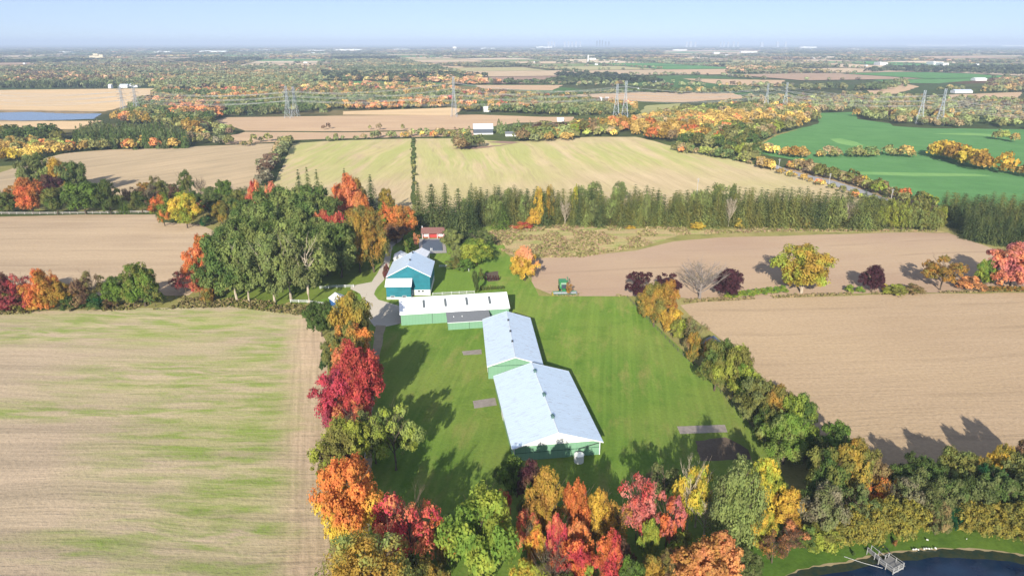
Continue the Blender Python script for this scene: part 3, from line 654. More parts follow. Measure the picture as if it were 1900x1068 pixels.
T(1661,1011,1001,9,'bush',L('dorange','brown'),'tiny rust-coloured round shrub alone on the pond lawn','bush','bush',trunk=False)
T(1583,1031,1022,6,'bush',L('green','green'),'tiny green shrub on the pond shore','bush','bush',trunk=False)
# trees on the strip between the two right fields
T(1298,555,486,78,'bare',L('grey','grey'),'grey bare tree between the purple trees at the field edge','bare_tree',bk=BAREB)
T(1350,552,497,50,'spiky',L('purple','purple'),'dark purple tree right of the grey bare tree','plum_tree')
T(1487,544,452,94,'round',L('lime','gold'),'large yellow-green tree alone between the two brown fields',DT,bk=PALEB)
T(1617,542,490,40,'spiky',L('purple','purple'),'lone dark purple tree right of the large yellow-green tree','plum_tree')
T(1744,538,474,66,'open',L('gold','olive'),'olive-gold tree between two shadows at the right field edge',DT)
T(1822,533,480,36,'oval',L('bgreen','lime'),'bright green tree left of the big coral maple',DT)
T(1874,538,453,82,'round',L('coral','pink'),'big coral-orange maple at the right edge','maple_tree')
T(1798,540,510,40,'bush',L('brown','coral'),'reddish shrub left of the big coral maple','bush','bush')
T(1660,546,528,40,'bush',L('olive','lime'),'low olive shrub right of the lone purple tree','bush','bush')
T(1695,544,528,36,'bush',L('tan','olive'),'low tan shrub left of the olive-gold tree','bush','bush')
T(1640,541,525,16,'bush',L('lime','yellow'),'small yellow shrub touching the lone purple tree','bush','bush')
T(1595,543,530,14,'bush',L('bgreen','lime'),'small bright shrub left of the lone purple tree','bush','bush')
T(1576,542,528,16,'bush',L('bgreen','lime'),'small bright shrub further left of the lone purple tree','bush','bush')
for i in range(9): T(1352+i*12.5,553-i*1.3,541-i*1.6,15,'bush',L('bgreen','lime'),'low bright green shrub in the row left of the large yellow-green tree','bush','bush','low shrubs between the two brown fields',trunk=False)
for i in range(7): T(1828+i*11,540,530,13,'bush',L('olive','dorange'),'low olive shrub under the big coral maple','bush','bush','low shrubs under the coral maple',trunk=False)
# middle of the farm
T(974,521,457,44,'oval',L('yellow','peach',-.5,2.2,(.54,.72)),'yellow tree with salmon top beside the green combine',DT)
T(1055,551,524,12,'thin',L('gold','dorange'),'slender orange sapling in front of the green combine','sapling','tree')
T(884,492,442,58,'spiky',L('bgreen','lime'),'fresh green spreading tree right of the pool','walnut_tree')
T(888,466,424,46,'open',L('sage','green'),'grey-green tree behind the fresh green spreading tree','walnut_tree')
T(847,492,452,22,'open',L('sage','pgreen'),'thin silvery tree between the pool and the fresh green tree','walnut_tree')
T(838,462,425,34,'round',L('pgreen','sage'),'pale green tree against the big spruce beside the red pool house','walnut_tree')
T(865,500,480,30,'bush',L('green','bgreen'),'low green bush beside the mulch bed','bush','bush')
T(842,500,478,30,'bush',L('green','olive'),'low green bush between the barn shadow and the mulch bed','bush','bush')
T(755,480,445,18,'column',L('bgreen','olive'),'clipped green hedge beside the drive','hedge','hedge',trunk=False)
T(762,468,440,16,'column',L('bgreen','green'),'clipped green hedge behind the white sheds','hedge','hedge',trunk=False)
T(718,520,488,12,'bush',L('magenta','brown'),'small dark red shrub at the left corner of the teal barn','bush','bush')
T(773,462,432,14,'thin',L('coral','pink'),'small pink shrub left of the red pool house','bush','bush')
T(893,521,496,10,'column',L('olive','green'),'dark green clipped shrub by the vegetable rows','bush','bush')
T(884,548,502,8,'column',L('dgreen','green'),'narrow dark hedge at the right side of the paddock','hedge','hedge',trunk=False)
T(880,530,500,8,'column',L('dgreen','green'),'narrow dark hedge at the far right corner of the paddock','hedge','hedge',trunk=False)
for i in range(10): T(892+i*4.6,540-i*.4,529,4.5,'column',L('green','olive'),'leafy plant in the near vegetable row','garden_plant','plant','vegetable plants in rows',trunk=False)
for i in range(6): T(900+i*5,521,510,4,'column',L('brown','purple'),'brown plant in the far vegetable row','garden_plant','plant','brown plants in the far row',trunk=False)
# the grove of tall green trees
G = [(398,556,470,62,'open',0),(440,557,438,84,'round',0),(462,559,470,60,'open',0),(510,561,432,84,'round',1),(540,557,428,60,'open',1),(574,561,432,90,'open',1),(634,515,405,80,'round',0),
     (430,527,418,78,'round',0),(478,522,405,74,'round',0),(524,520,400,70,'round',0),(562,520,408,64,'oval',0),(607,512,412,66,'round',0),
     (455,492,392,80,'round',0),(505,485,372,78,'round',0),(550,480,380,70,'round',0),(600,478,398,60,'round',0),(652,490,410,60,'round',0),
     (498,450,350,70,'round',0),(540,445,342,74,'round',0),(578,450,340,76,'round',0),(612,448,360,56,'round',0),(465,455,372,56,'round',0)]
pos_words = ['leftmost in the front row of the grove','second from the left in the front row of the grove','slim, between two broad trees at the front of the grove','broad, at the middle of the front row of the grove','behind the white-stemmed one at the front of the grove','with a forked white trunk, at the right of the front row','nearest the drive, at the right end of the grove',
 'left in the second row of the grove','second from the left in the second row','in the middle of the second row','oval, right of the middle in the second row','at the right of the second row','left in the third row of the grove','in the middle of the third row','right of the middle in the third row','right in the third row, below the red maple','at the grove end beside the yellow-olive tree','left in the back row of the grove','at the middle of the back row','right in the back row, before the pointed spruces','at the right end of the back row','lowest tree at the back left of the grove']
for g, w in zip(G, pos_words):
    T(g[0],g[1],g[2],g[3],g[4],L('ash','green') if g[5] == 0 else L('ash','sage'),'tall dark green tree, ' + w,'ash_tree',bk=PALEB if g[1] > 556 else BARK)
T(606,470,386,34,'round',L('red','coral'),'bright coral-red maple in the grove, left of the pair','maple_tree')
T(632,472,388,34,'round',L('coral','red'),'bright coral-red maple in the grove, right of the pair','maple_tree')
T(668,505,392,44,'round',L('olive','gold'),'olive tree between the grove and the drive',DT)
T(694,505,386,52,'spiky',L('gold','olive'),'tall yellow-olive tree beside the drive',DT)
T(665,440,378,44,'round',L('gold','olive'),'golden tree behind the yellow-olive one',DT)
T(722,440,374,42,'round',L('orange','bgreen'),'orange tree with a green side at the head of the drive',DT)
T(747,446,378,44,'round',L('dorange','orange'),'deep orange tree at the head of the drive',DT)
T(735,452,412,44,'round',L('brown','dorange'),'low russet tree beneath the deep orange tree',DT)
T(653,420,322,46,'spiky',L('orange','coral'),'tall orange-red maple behind the grove','maple_tree')
T(672,425,355,36,'spiky',L('coral','orange'),'coral maple leaning out from the tall orange-red one','maple_tree')
T(632,408,338,32,'round',L('gold','orange'),'small golden tree left of the tall orange-red maple',DT)
T(665,395,328,26,'oval',L('olive','gold'),'narrow olive tree behind the tall orange-red maple',DT)
T(716,405,347,28,'round',L('olive','gold'),'olive yellow tree right of the dark spruce',DT)
T(482,420,332,34,'spiky',L('red','coral'),'pinkish red maple at the far side of the grove','maple_tree')
T(510,418,336,30,'spiky',L('coral','pink'),'salmon maple at the far side of the grove','maple_tree')
T(490,425,365,30,'round',L('pink','magenta'),'dusky pink tree under the red maple at the far side of the grove',DT)
T(455,425,372,36,'round',L('lime','olive'),'yellow-green tree at the far left of the grove',DT)
T(384,490,432,34,'round',L('gold','orange'),'golden orange tree at the upper left edge of the grove',DT)
T(372,525,455,40,'round',L('orange','coral'),'orange tree at the left edge of the grove above the dusky one',DT)
T(357,530,480,36,'oval',L('coral','orange'),'coral tree at the left edge of the grove',DT)
T(345,545,500,40,'thin',L('magenta','brown'),'dusky purple half-bare tree at the left edge of the grove',DT)
T(372,552,506,36,'thin',L('coral','red'),'red-orange tree low at the left edge of the grove',DT)
T(390,560,530,28,'bush',L('dorange','olive'),'rusty bush below the left end of the grove','bush','bush')
SP = L('spruce','spruce2'); SP2 = L('spruce2','olive'); SP3 = L('olive','pgreen')
for a in [(564,430,312,34,'left one of three pointed spruces behind the grove'),(580,428,308,30,'middle one of three pointed spruces behind the grove'),(597,430,312,32,'right one of three pointed spruces behind the grove'),
          (645,400,310,28,'spruce tip showing behind the orange-red maple'),(692,412,322,38,'dark spruce between the orange maples'),(852,447,348,60,'largest dark spruce, right of the red pool house'),(803,424,340,62,'dark spruce behind the red pool house'),
          (778,418,340,40,'dark spruce at the left end of the conifer belt'),(872,438,352,40,'dark spruce half hidden by the largest one'),(828,420,338,46,'dark spruce behind the largest one')]:
    T(a[0],a[1],a[2],a[3],'bigspruce',SP,a[4],'spruce_tree')
# hedgerow between the two left fields
for a in [(12,572,505,46,'spiky','magenta','brown','magenta red tree at the left edge'),(42,570,508,40,'thin','magenta','red','dark red tree second from the left edge'),(20,578,545,50,'bush','magenta','olive','low dark red thicket at the left edge'),
    (60,575,540,34,'bush','red','magenta','red bush left of the golden hedgerow tree'),(88,575,498,56,'spiky','gold','orange','tall golden orange tree in the hedgerow'),(118,575,520,44,'oval','gold','olive','lower gold tree right of the tall golden one'),
    (72,578,545,40,'bush','gold','orange','orange bush at the foot of the tall golden tree'),(150,572,520,42,'bush','brown','tan','brown bush right of the gold trees'),(130,578,545,24,'bush','green','dgreen','small green bush below the gold trees'),
    (178,566,500,40,'thin','brown','olive','half-bare brown tree in the hedgerow'),(160,568,515,34,'thin','brown','tan','thin tan tree left of the half-bare brown one'),(178,572,545,40,'bush','emerald','green','dark green bush below the half-bare brown tree'),
    (218,570,512,46,'round','bgreen','green','bright green round tree in the hedgerow'),(250,570,520,36,'round','olive','bgreen','olive round tree in the hedgerow'),(270,568,488,56,'vase','olive','bgreen','tall yellow-green tree at the right end of the hedgerow'),
    (288,568,525,30,'bush','olive','green','olive bush at the right end of the hedgerow'),(205,572,550,24,'bush','olive','brown','low olive bush left of the bright green round tree'),(-15,574,500,50,'round','magenta','olive','dark red tree cut by the left edge')]:
    T(a[0],a[1],a[2],a[3],a[4],L(a[5],a[6]),a[7],'bush' if a[4]=='bush' else DT,'bush' if a[4]=='bush' else 'tree')
# trees along the white fence on the left
for a in [(72,360,283,50,'round','pgreen','sage','tall pale green tree at the upper left'),(112,358,292,38,'spiky','gold','yellow','gold tree between the pale green and dark green ones'),(142,362,296,42,'round','green','sage','dark green tree beside the gold one at the upper left'),
    (62,397,328,56,'spiky','dorange','orange','large rusty orange tree by the white fence'),(38,390,340,30,'round','dorange','gold','rust and gold tree left of the large rusty one'),(102,372,320,32,'round','brown','purple','dusky brown tree above the white fence'),
    (107,398,346,42,'round','green','olive','round green tree between the rusty tree and the wide green one'),(160,397,335,62,'round','green','bgreen','wide mid green tree by the white fence'),(206,397,333,38,'oval','dgreen','green','dark green tree right of the wide mid green one'),
    (231,395,362,22,'spruce','bgreen','green','small green spruce by the white fence'),(15,397,354,34,'round','green','olive','green tree at the left edge by the white fence'),(-8,396,345,30,'round','green','dgreen','dark tree at the very left edge by the fence'),
    (265,395,352,38,'round','dgreen','olive','dark tree behind the fence left of the autumn pair'),(283,393,340,36,'thin','brown','grey','bare brown tree behind the fence'),(245,385,345,30,'thin','brown','tan','thin brown tree above the small spruce'),
    (272,368,337,28,'round','dorange','olive','small russet tree behind the fence trees'),(300,372,333,34,'round','olive','sage','olive tree behind the autumn pair'),(292,360,325,20,'thin','olive','olive','thin olive tree behind the autumn pair'),
    (306,419,358,42,'spiky','bgreen','orange','green tree with orange top, left of the autumn pair on the field'),(348,423,356,50,'spiky','yellow','lime','bright yellow tree with coral rim, right of the autumn pair on the field'),
    (412,416,373,32,'spiky','gold','olive','olive gold tree near the left end of the grove'),(384,419,398,20,'bush','emerald','sage','small green bush right of the autumn pair'),
    (348,375,314,26,'open','green','olive','tall irregular green tree above the autumn pair'),(375,372,330,24,'bare','grey','grey','bare tree right of the tall irregular one'),(392,380,345,30,'round','green','sage','green tree left of the bright round one'),
    (421,385,332,34,'round','bgreen','green','bright green round tree left of the grove'),(440,400,350,36,'round','olive','green','olive tree right of the bright green round one'),(400,400,355,40,'round','sage','green','sage tree behind the olive gold one'),
    (365,400,352,30,'round','dgreen','green','dark green tree behind the yellow autumn tree'),(325,375,340,26,'round','brown','sage','dull brown tree behind the autumn pair'),(378,402,368,24,'thin','coral','brown','small pinkish tree left of the olive gold one'),
    (455,385,345,30,'thin','sage','grey','grey-green thin tree left of the pinkish red maple')]:
    T(a[0],a[1],a[2],a[3],a[4],L(a[5],a[6]),a[7],'small_spruce' if a[4]=='spruce' else DT)
# conifer belt across the middle: front row told by the colour, the rest alike
rb = random.Random(8)
def row(x0, x1, y0, y1, t0, t1, step, wpx, mats, label, name='belt_spruce', group=None, kind='spruce', hv=.15):
    x = x0
    while x < x1:
        f = (x-x0)/(x1-x0); pb = y0+(y1-y0)*f + rb.uniform(-2.2, 2.2); pt = t0+(t1-t0)*f; h = (pb-pt)*rb.uniform(1-hv, 1+hv*.5)
        k2, m2, l2, n2, g2 = kind, rb.choice(mats), label, name, group
        u_ = rb.random()
        if name == 'belt_spruce' and u_ < .10: k2 = 'column'; m2 = L('pgreen','sage'); l2 = 'pale leafy poplar growing among the spruces of the belt'; n2 = 'poplar_tree'; g2 = 'poplars among the belt spruces'
        elif name == 'belt_spruce' and u_ < .15: k2 = 'bare'; m2 = L('grey','tan'); l2 = 'dead grey tree standing among the spruces of the belt'; n2 = 'dead_tree'; g2 = 'dead trees in the belt'
        if u_ < .6 or name != 'belt_spruce' or u_ > .64: T(x+rb.uniform(-3,3), pb, pb-h*(1 if k2 == kind else rb.uniform(.8,1)), wpx*rb.uniform(.75,1.4), k2, m2, l2, n2, group=g2, bk=PALEB if k2 == 'bare' else None)
        x += step*rb.uniform(.75, 1.3)
DG = [SP, SP, SP2]; MG = [SP2, SP, SP3, SP2]
row(878,1640,398,410,342,350,12,25,DG,'dark spruce in the back row of the conifer belt, seen only as a tip',group='spruces in the back row of the belt')
row(885,1640,407,416,346,356,12.5,25,MG,'olive green spruce in the middle row of the conifer belt',group='spruces in the middle row of the belt')
row(862,1645,416,424,352,362,12.5,24,MG,'green spruce in the front row of the conifer belt, facing the meadow',group='spruces in the front row of the belt')
row(1642,1748,410,422,362,378,12,22,[L('pgreen','olive'),L('lime','olive')],'yellow-green tree at the right end of the conifer belt','belt_tree',group='yellow-green trees at the right of the belt',kind='column')
row(1630,1745,422,430,375,392,12,22,[L('pgreen','olive'),L('olive','lime')],'yellow-green tree in front at the right end of the conifer belt','belt_tree',group='yellow-green trees in front at the right of the belt',kind='column')
for k in range(5):
    row(1750+k*12,1925,400+k*11,412+k*14,350+k*8,358+k*12,19,30,[SP,SP,SP2],'dark spruce in the plantation at the right edge','plantation_spruce',group='spruces of the right plantation',kind='bigspruce' if k > 2 else 'spruce')
for a in [(1000,420,345,22,'column','yellow','gold','tall yellow poplar in the conifer belt'),(1018,418,342,20,'column','gold','olive','golden poplar right of the tall yellow one'),(1066,410,340,14,'column','yellow','lime','yellow poplar tip above the conifer belt'),
          (990,421,385,22,'bush','yellow','gold','yellow bush at the foot of the conifer belt'),(1295,425,412,26,'bush','yellow','gold','low yellow bush before the conifer belt'),(970,424,410,30,'bush','dorange','red','orange low bush at the foot of the belt'),
          (930,424,372,32,'spruce','green','bgreen','bright green conifer standing out before the belt'),(1170,424,418,16,'bush','yellow','gold','tiny yellow bush before the belt'),(1370,425,405,14,'bush','yellow','olive','small yellow bush in front of the belt'),
          (1490,424,400,16,'bush','pgreen','gold','pale bush in front of the belt'),(1150,372,335,30,'column','sage','pgreen','sage poplar rising over the belt'),(1100,385,336,36,'column','sage','pgreen','pale sage poplar group tip over the belt'),
          (1330,392,338,34,'column','sage','pgreen','tall sage poplar near the middle right of the belt'),(1355,392,340,26,'column','pgreen','sage','pale sage poplar right of the tall sage one')]:
    nm = {'column':'poplar_tree','bush':'bush','spruce':'spruce_tree'}[a[3+1]]
    T(a[0],a[1],a[2],a[3],a[4],L(a[5],a[6]),a[7],nm,'bush' if nm=='bush' else 'tree')
# ---------------------------------------------------------------- hedges, woods and far country
def stuffmat():
    t = NT('far leaves'); at = t.n('Attribute', attribute_type='GEOMETRY', attribute_name='tint')
    d = t.n('BsdfDiffuse'); t.l(at.outputs['Color'], d.inputs[0]); tr = t.n('BsdfTranslucent'); t.l(at.outputs['Color'], tr.inputs[0])
    ms = t.n('MixShader'); ms.inputs[0].default_value = .2; t.l(d.outputs[0], ms.inputs[1]); t.l(tr.outputs[0], ms.inputs[2]); t.l(ms.outputs[0], t.out.inputs[0]); return t.m
M_stuff = stuffmat()
def lowcrown(seed, n, con=False):
    rng = np.random.default_rng(seed)
    if con:
        z = rng.random(n)**1.3; r = .5*(1-z)**.8+.03; a = rng.random(n)*6.283
        c = np.stack([np.cos(a)*r, np.sin(a)*r, .04+z*.95], 1); nr = np.stack([np.cos(a), np.sin(a), np.full(n, .8)], 1) + rng.normal(size=(n,3))*.4
        s = np.full(n, 1.0/np.sqrt(n)*1.15)*(1.25-.7*z)
    else:
        d = rng.normal(size=(n,3)); d /= np.linalg.norm(d, axis=1, keepdims=True); d[:,2] = np.where(d[:,2] < -.3, -d[:,2], d[:,2])
        lob = 1 + .22*np.sin(d[:,0]*4+seed) * np.cos(d[:,1]*5+seed*1.7) + .12*np.sin(d[:,2]*7+seed)
        c = d*lob[:,None]*np.array([.46,.46,.44]) + np.array([0,0,.50]); nr = d + rng.normal(size=(n,3))*.55; s = np.full(n, 1.0/np.sqrt(n)*1.25)*rng.uniform(.7,1.3,n)
    v, _ = quads_mesh('', c, nr, s, .8, seed+5, bend=.1)
    return v
LOW = {k: [lowcrown(s, k, False) for s in range(3)] for k in (150, 64, 26, 12)}
LOWC = {k: [lowcrown(s+50, k, True) for s in range(3)] for k in (150, 64, 26, 12)}
PAL = dict(
    mixed=[('olive',5),('green',3),('gold',3),('dorange',2),('orange',1.2),('yellow',1),('coral',1),('brown',2),('sage',2)],
    red=[('orange',1.3),('coral',1.3),('red',.5),('dorange',2),('brown',1.5),('gold',2.),('olive',6),('sage',3),('green',5)],
    gold=[('gold',4),('yellow',1.2),('orange',.8),('tan',2),('olive',7),('lime',2),('green',4)],
    pale=[('tan',4),('sage',4),('pgreen',3),('olive',3),('gold',2),('brown',2),('grey',2)],
    russet=[('dorange',2.5),('brown',4),('coral',.5),('gold',1),('olive',5),('sage',3),('green',2)],
    greens=[('green',4),('dgreen',3),('olive',4),('sage',3),('gold',1)],
    dark=[('dgreen',5),('bluegreen',5),('spruce',3),('green',1)],
    bare=[('grey',4),('brown',3),('sage',3),('tan',2),('olive',2)],
    yell=[('yellow',4),('gold',4),('olive',2),('orange',1),('lime',1)],
    conif=[('spruce',4),('spruce2',4),('dgreen',2),('green',2)])
rs = np.random.default_rng(77)
IND = []        # candidates to stand as objects of their own: (size, args)
STUFF = {}
def pick_cols(pal, n, patch=None):
    names = [k for k, _ in PAL[pal]]; w = np.array([v for _, v in PAL[pal]], float); w /= w.sum()
    u = rs.random(n)
    if patch is not None: u = np.clip((u-.5)*.55 + .5 + (patch-.5)*1.1, 0, .999)
    order = np.argsort(rs.random(len(names))) if False else np.arange(len(names))
    i = np.searchsorted(np.cumsum(w), u); i = np.clip(i, 0, len(names)-1)
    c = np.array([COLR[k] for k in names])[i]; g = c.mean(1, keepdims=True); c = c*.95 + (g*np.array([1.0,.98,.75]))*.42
    return c*rs.uniform(.75, 1.2, (n,1)), [names[j] for j in i]
def add_trees(key, pts, hts, wds, pal, con=False, phrase=None, conf=0., patchscale=60):
    """pts (n,2) world. near ones may become objects, the rest join one mesh"""
    if not len(pts): return
    patch = nz(pts[:,0], pts[:,1], patchscale, 5)
    cols, nms = pick_cols(pal, len(pts), patch)
    isc = np.full(len(pts), con) | (rs.random(len(pts)) < conf)
    if conf: 
        cc, nn = pick_cols('conif', len(pts)); cols = np.where(isc[:,None], cc, cols)
        nms = [nn[i] if isc[i] else nms[i] for i in range(len(pts))]
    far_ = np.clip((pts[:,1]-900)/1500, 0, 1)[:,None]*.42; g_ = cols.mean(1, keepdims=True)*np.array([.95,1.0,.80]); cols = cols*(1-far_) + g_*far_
    dep = depth_at(0, pts[:,1]); size = hts/dep*FPX
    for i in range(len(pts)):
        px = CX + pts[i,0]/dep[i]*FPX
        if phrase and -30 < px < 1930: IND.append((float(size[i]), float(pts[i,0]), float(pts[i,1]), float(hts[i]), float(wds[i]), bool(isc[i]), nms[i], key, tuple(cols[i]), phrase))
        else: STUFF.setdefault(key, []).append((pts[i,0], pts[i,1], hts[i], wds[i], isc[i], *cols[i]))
def scatter_poly(key, poly, spacing, h, pal, wr=(.8,1.1), con=False, phrase=None, conf=0., keepout=True, dens=1., patchscale=60, world=False):
    poly = np.array(poly if world else [P(x, y) for x, y in poly]); x0, y0 = poly.min(0); x1, y1 = poly.max(0)
    n = int((x1-x0)*(y1-y0)/spacing**2*dens)+1
    p = np.stack([rs.uniform(x0, x1, n), rs.uniform(y0, y1, n)], 1); p = p[inpoly(p, poly)]
    if keepout: p = keep(p)
    hh = h*rs.uniform(.65, 1.2, len(p)); add_trees(key, p, hh, hh*rs.uniform(*wr, len(p)), pal, con, phrase, conf, patchscale)
def keep(p, use=None):
    ok = np.ones(len(p), bool)
    for f in FIELDS:
        x0, y0 = f.min(0); x1, y1 = f.max(0); m = ok & (p[:,0]>x0)&(p[:,0]<x1)&(p[:,1]>y0)&(p[:,1]<y1)
        if m.any(): ok[np.where(m)[0][inpoly(p[m], f)]] = False
    return p[ok]
def line(key, pxs, spacing, h, pal, wr=(.7,1.1), wob=3., con=False, phrase=None, dens=1., rows=1, keepout=False):
    w = [np.array(P(x, y)) for x, y in pxs]; out = []
    for a, b in zip(w[:-1], w[1:]):
        L_ = np.linalg.norm(b-a); n = max(1, int(L_/spacing*dens*rows)); u = rs.random(n)
        out.append(a + (b-a)*u[:,None] + rs.normal(size=(n,2))*wob)
    p = np.concatenate(out)
    hh = h*rs.uniform(.5, 1.2, len(p)); add_trees(key, p, hh, hh*rs.uniform(*wr, len(p)), pal, con, phrase)
# hedgerows and small groups
line('hedge_left', [(536,264),(520,285),(500,312),(484,345)], 5, 8, 'bare', (.9,1.5), 2, phrase='in the hedge between the left hill fields', dens=1.2)
line('lane_hedge', [(766,259),(768,300),(770,360)], 9, 2.2, 'greens', (.9,1.6), 1, dens=1)
line('road_w', [(1245,277),(1330,292),(1400,306),(1440,318)], 5, 8, 'gold', (.8,1.2), 3, phrase='along the edge of the golden wood by the hill field', rows=2)
line('road_s', [(1440,322),(1500,337),(1560,355),(1610,374),(1650,390)], 5, 4.5, 'gold', (.9,1.5), 1.5, phrase='on the near verge of the gravel road')
line('road_n', [(1460,312),(1500,321),(1560,336),(1610,352),(1680,376),(1740,388)], 5, 9, 'gold', (.8,1.2), 2.0, phrase='on the far verge of the gravel road', rows=2)
line('hedge_mid', [(1410,282),(1470,293),(1560,292),(1696,292)], 5, 9, 'gold', (.9,1.3), 3, phrase='in the hedge across the green fields', rows=1.6)
line('hedge_far', [(1722,283),(1770,302),(1830,318),(1900,328)], 6, 14, 'yell', (.8,1.1), 4, phrase='in the tall hedge beside the green fields', rows=1.6)
line('hedge_ne', [(1845,258),(1880,265),(1930,268)], 8, 10, 'yell', (.8,1.1), 4, phrase='at the far right corner of the green field')
line('line_house', [(600,262),(640,261),(700,257),(760,255),(800,252),(875,253)], 7, 8, 'pale', (.7,1.), 4, phrase='along the back of the striped hill fields', rows=1.3)
line('line_back', [(560,240),(640,240),(700,242),(870,240)], 24, 7, 'bare', (.6,.9), 4, phrase='on the fence line behind the hill fields')
line('line_hill', [(404,262),(450,272),(500,262)], 8, 8, 'bare', (.7,1.1), 5, phrase='in the dip beside the conifer hill')
scatter_poly('dip', [(340,270),(440,275),(450,252),(400,238),(350,245)], 13, 9, 'pale', phrase='in the dip beside the conifer hill')
scatter_poly('hillwood', [(140,277),(250,279),(348,275),(350,262),(300,250),(180,248),(150,256)], 5.5, 15, 'conif', (.35,.5), True, phrase='in the dark plantation on the left hill', keepout=False)
scatter_poly('leftwood', [(-150,268),(110,264),(114,252),(60,249),(-150,254)], 9, 12, 'greens', phrase='in the olive wood at the left edge', keepout=False)
scatter_poly('leftmix', [(-150,306),(40,302),(110,288),(135,282),(240,281),(330,276),(330,271),(140,273),(60,270),(-150,272)], 9, 9, 'yell', phrase='in the yellow and brown thicket at the left edge', keepout=False, dens=1)
scatter_poly('dryclump', [(838,276),(862,282),(890,279),(895,270),(850,268)], 7, 12, 'bare', (.6,.9), phrase='in the clump in the dip of the striped hill field', keepout=False, dens=.7)
scatter_poly('farmyard', [(985,266),(1060,262),(1075,248),(1020,243),(975,248),(960,262)], 9, 12, 'pale', (.9,1.2), phrase='beside the white farm house', keepout=False)
scatter_poly('farmyard', [(745,262),(870,256),(868,248),(745,252)], 12, 7, 'gold', phrase='beside the farm lane behind the hill field', keepout=False)
scatter_poly('farmconif', [(925,250),(990,250),(990,243),(925,243)], 9, 13, 'conif', (.4,.5), True, phrase='in the row of pointed evergreens behind the farm barn', keepout=False)
scatter_poly('goldwood', [(1060,258),(1160,258),(1240,276),(1330,290),(1400,300),(1450,288),(1391,277),(1440,250),(1515,230),(1510,208),(1350,200),(1250,212),(1180,226),(1060,238)], 11, 12, 'gold', phrase='in the golden wood left of the green fields')
scatter_poly('backred', [(212,229),(300,236),(345,245),(375,250),(400,236),(380,229),(420,216),(400,205),(245,212)], 11, 13, 'red', phrase='in the red wood behind the conifer hill')
scatter_poly('rightwood', [(1590,222),(1650,229),(1740,236),(1900,240),(2300,245),(2300,188),(1900,190),(1760,186),(1600,180),(1380,186),(1390,197),(1520,207)], 14, 10, 'pale')
scatter_poly('midwood', [(286,172),(840,170),(1090,190),(1180,200),(1180,213),(1065,216),(858,207),(634,207),(480,214),(420,217),(240,213),(240,200),(285,182)], 12, 11, 'red', patchscale=90, conf=.12)
line('midwood', [(870,203),(905,203)], 6, 14, 'red', (.8,1), 4)
line('belt_back', [(905,207),(1060,211),(1180,211)], 7, 6, 'greens', (1,1.6), 6, rows=3)
scatter_poly('row2', [(430,172),(840,168),(840,152),(430,156)], 14, 10, 'mixed', conf=.15)
scatter_poly('leftred', [(-400,162),(290,162),(430,170),(640,166),(640,126),(-400,126)], 17, 12, 'russet', patchscale=150, dens=.9, conf=.12)
scatter_poly('darkleft', [(-200,165),(190,163),(190,158),(-200,160)], 10, 12, 'dark', (.5,.8), True)
scatter_poly('darkwood', [(600,150),(840,152),(880,150),(860,142),(600,139)], 14, 14, 'dark')
scatter_poly('darkright', [(1600,134),(1900,140),(2000,136),(2000,126),(1650,127)], 22, 14, 'dark')
scatter_poly('rightfar', [(1820,172),(2000,175),(2000,150),(1850,150)], 16, 12, 'russet')
line('rw1', [(1460,170),(1530,166),(1620,168),(1680,155)], 12, 13, 'greens', (.9,1.2), 10, rows=2)
line('rw2', [(1190,170),(1260,174),(1450,170)], 12, 11, 'greens', (.9,1.2), 12, rows=3)
line('rw3', [(1040,158),(1200,160),(1330,160),(1470,163)], 14, 11, 'pale', (.9,1.2), 14, rows=2)
line('rw4', [(880,172),(1050,178),(1200,170)], 12, 8, 'greens', (.9,1.4), 8, rows=2)
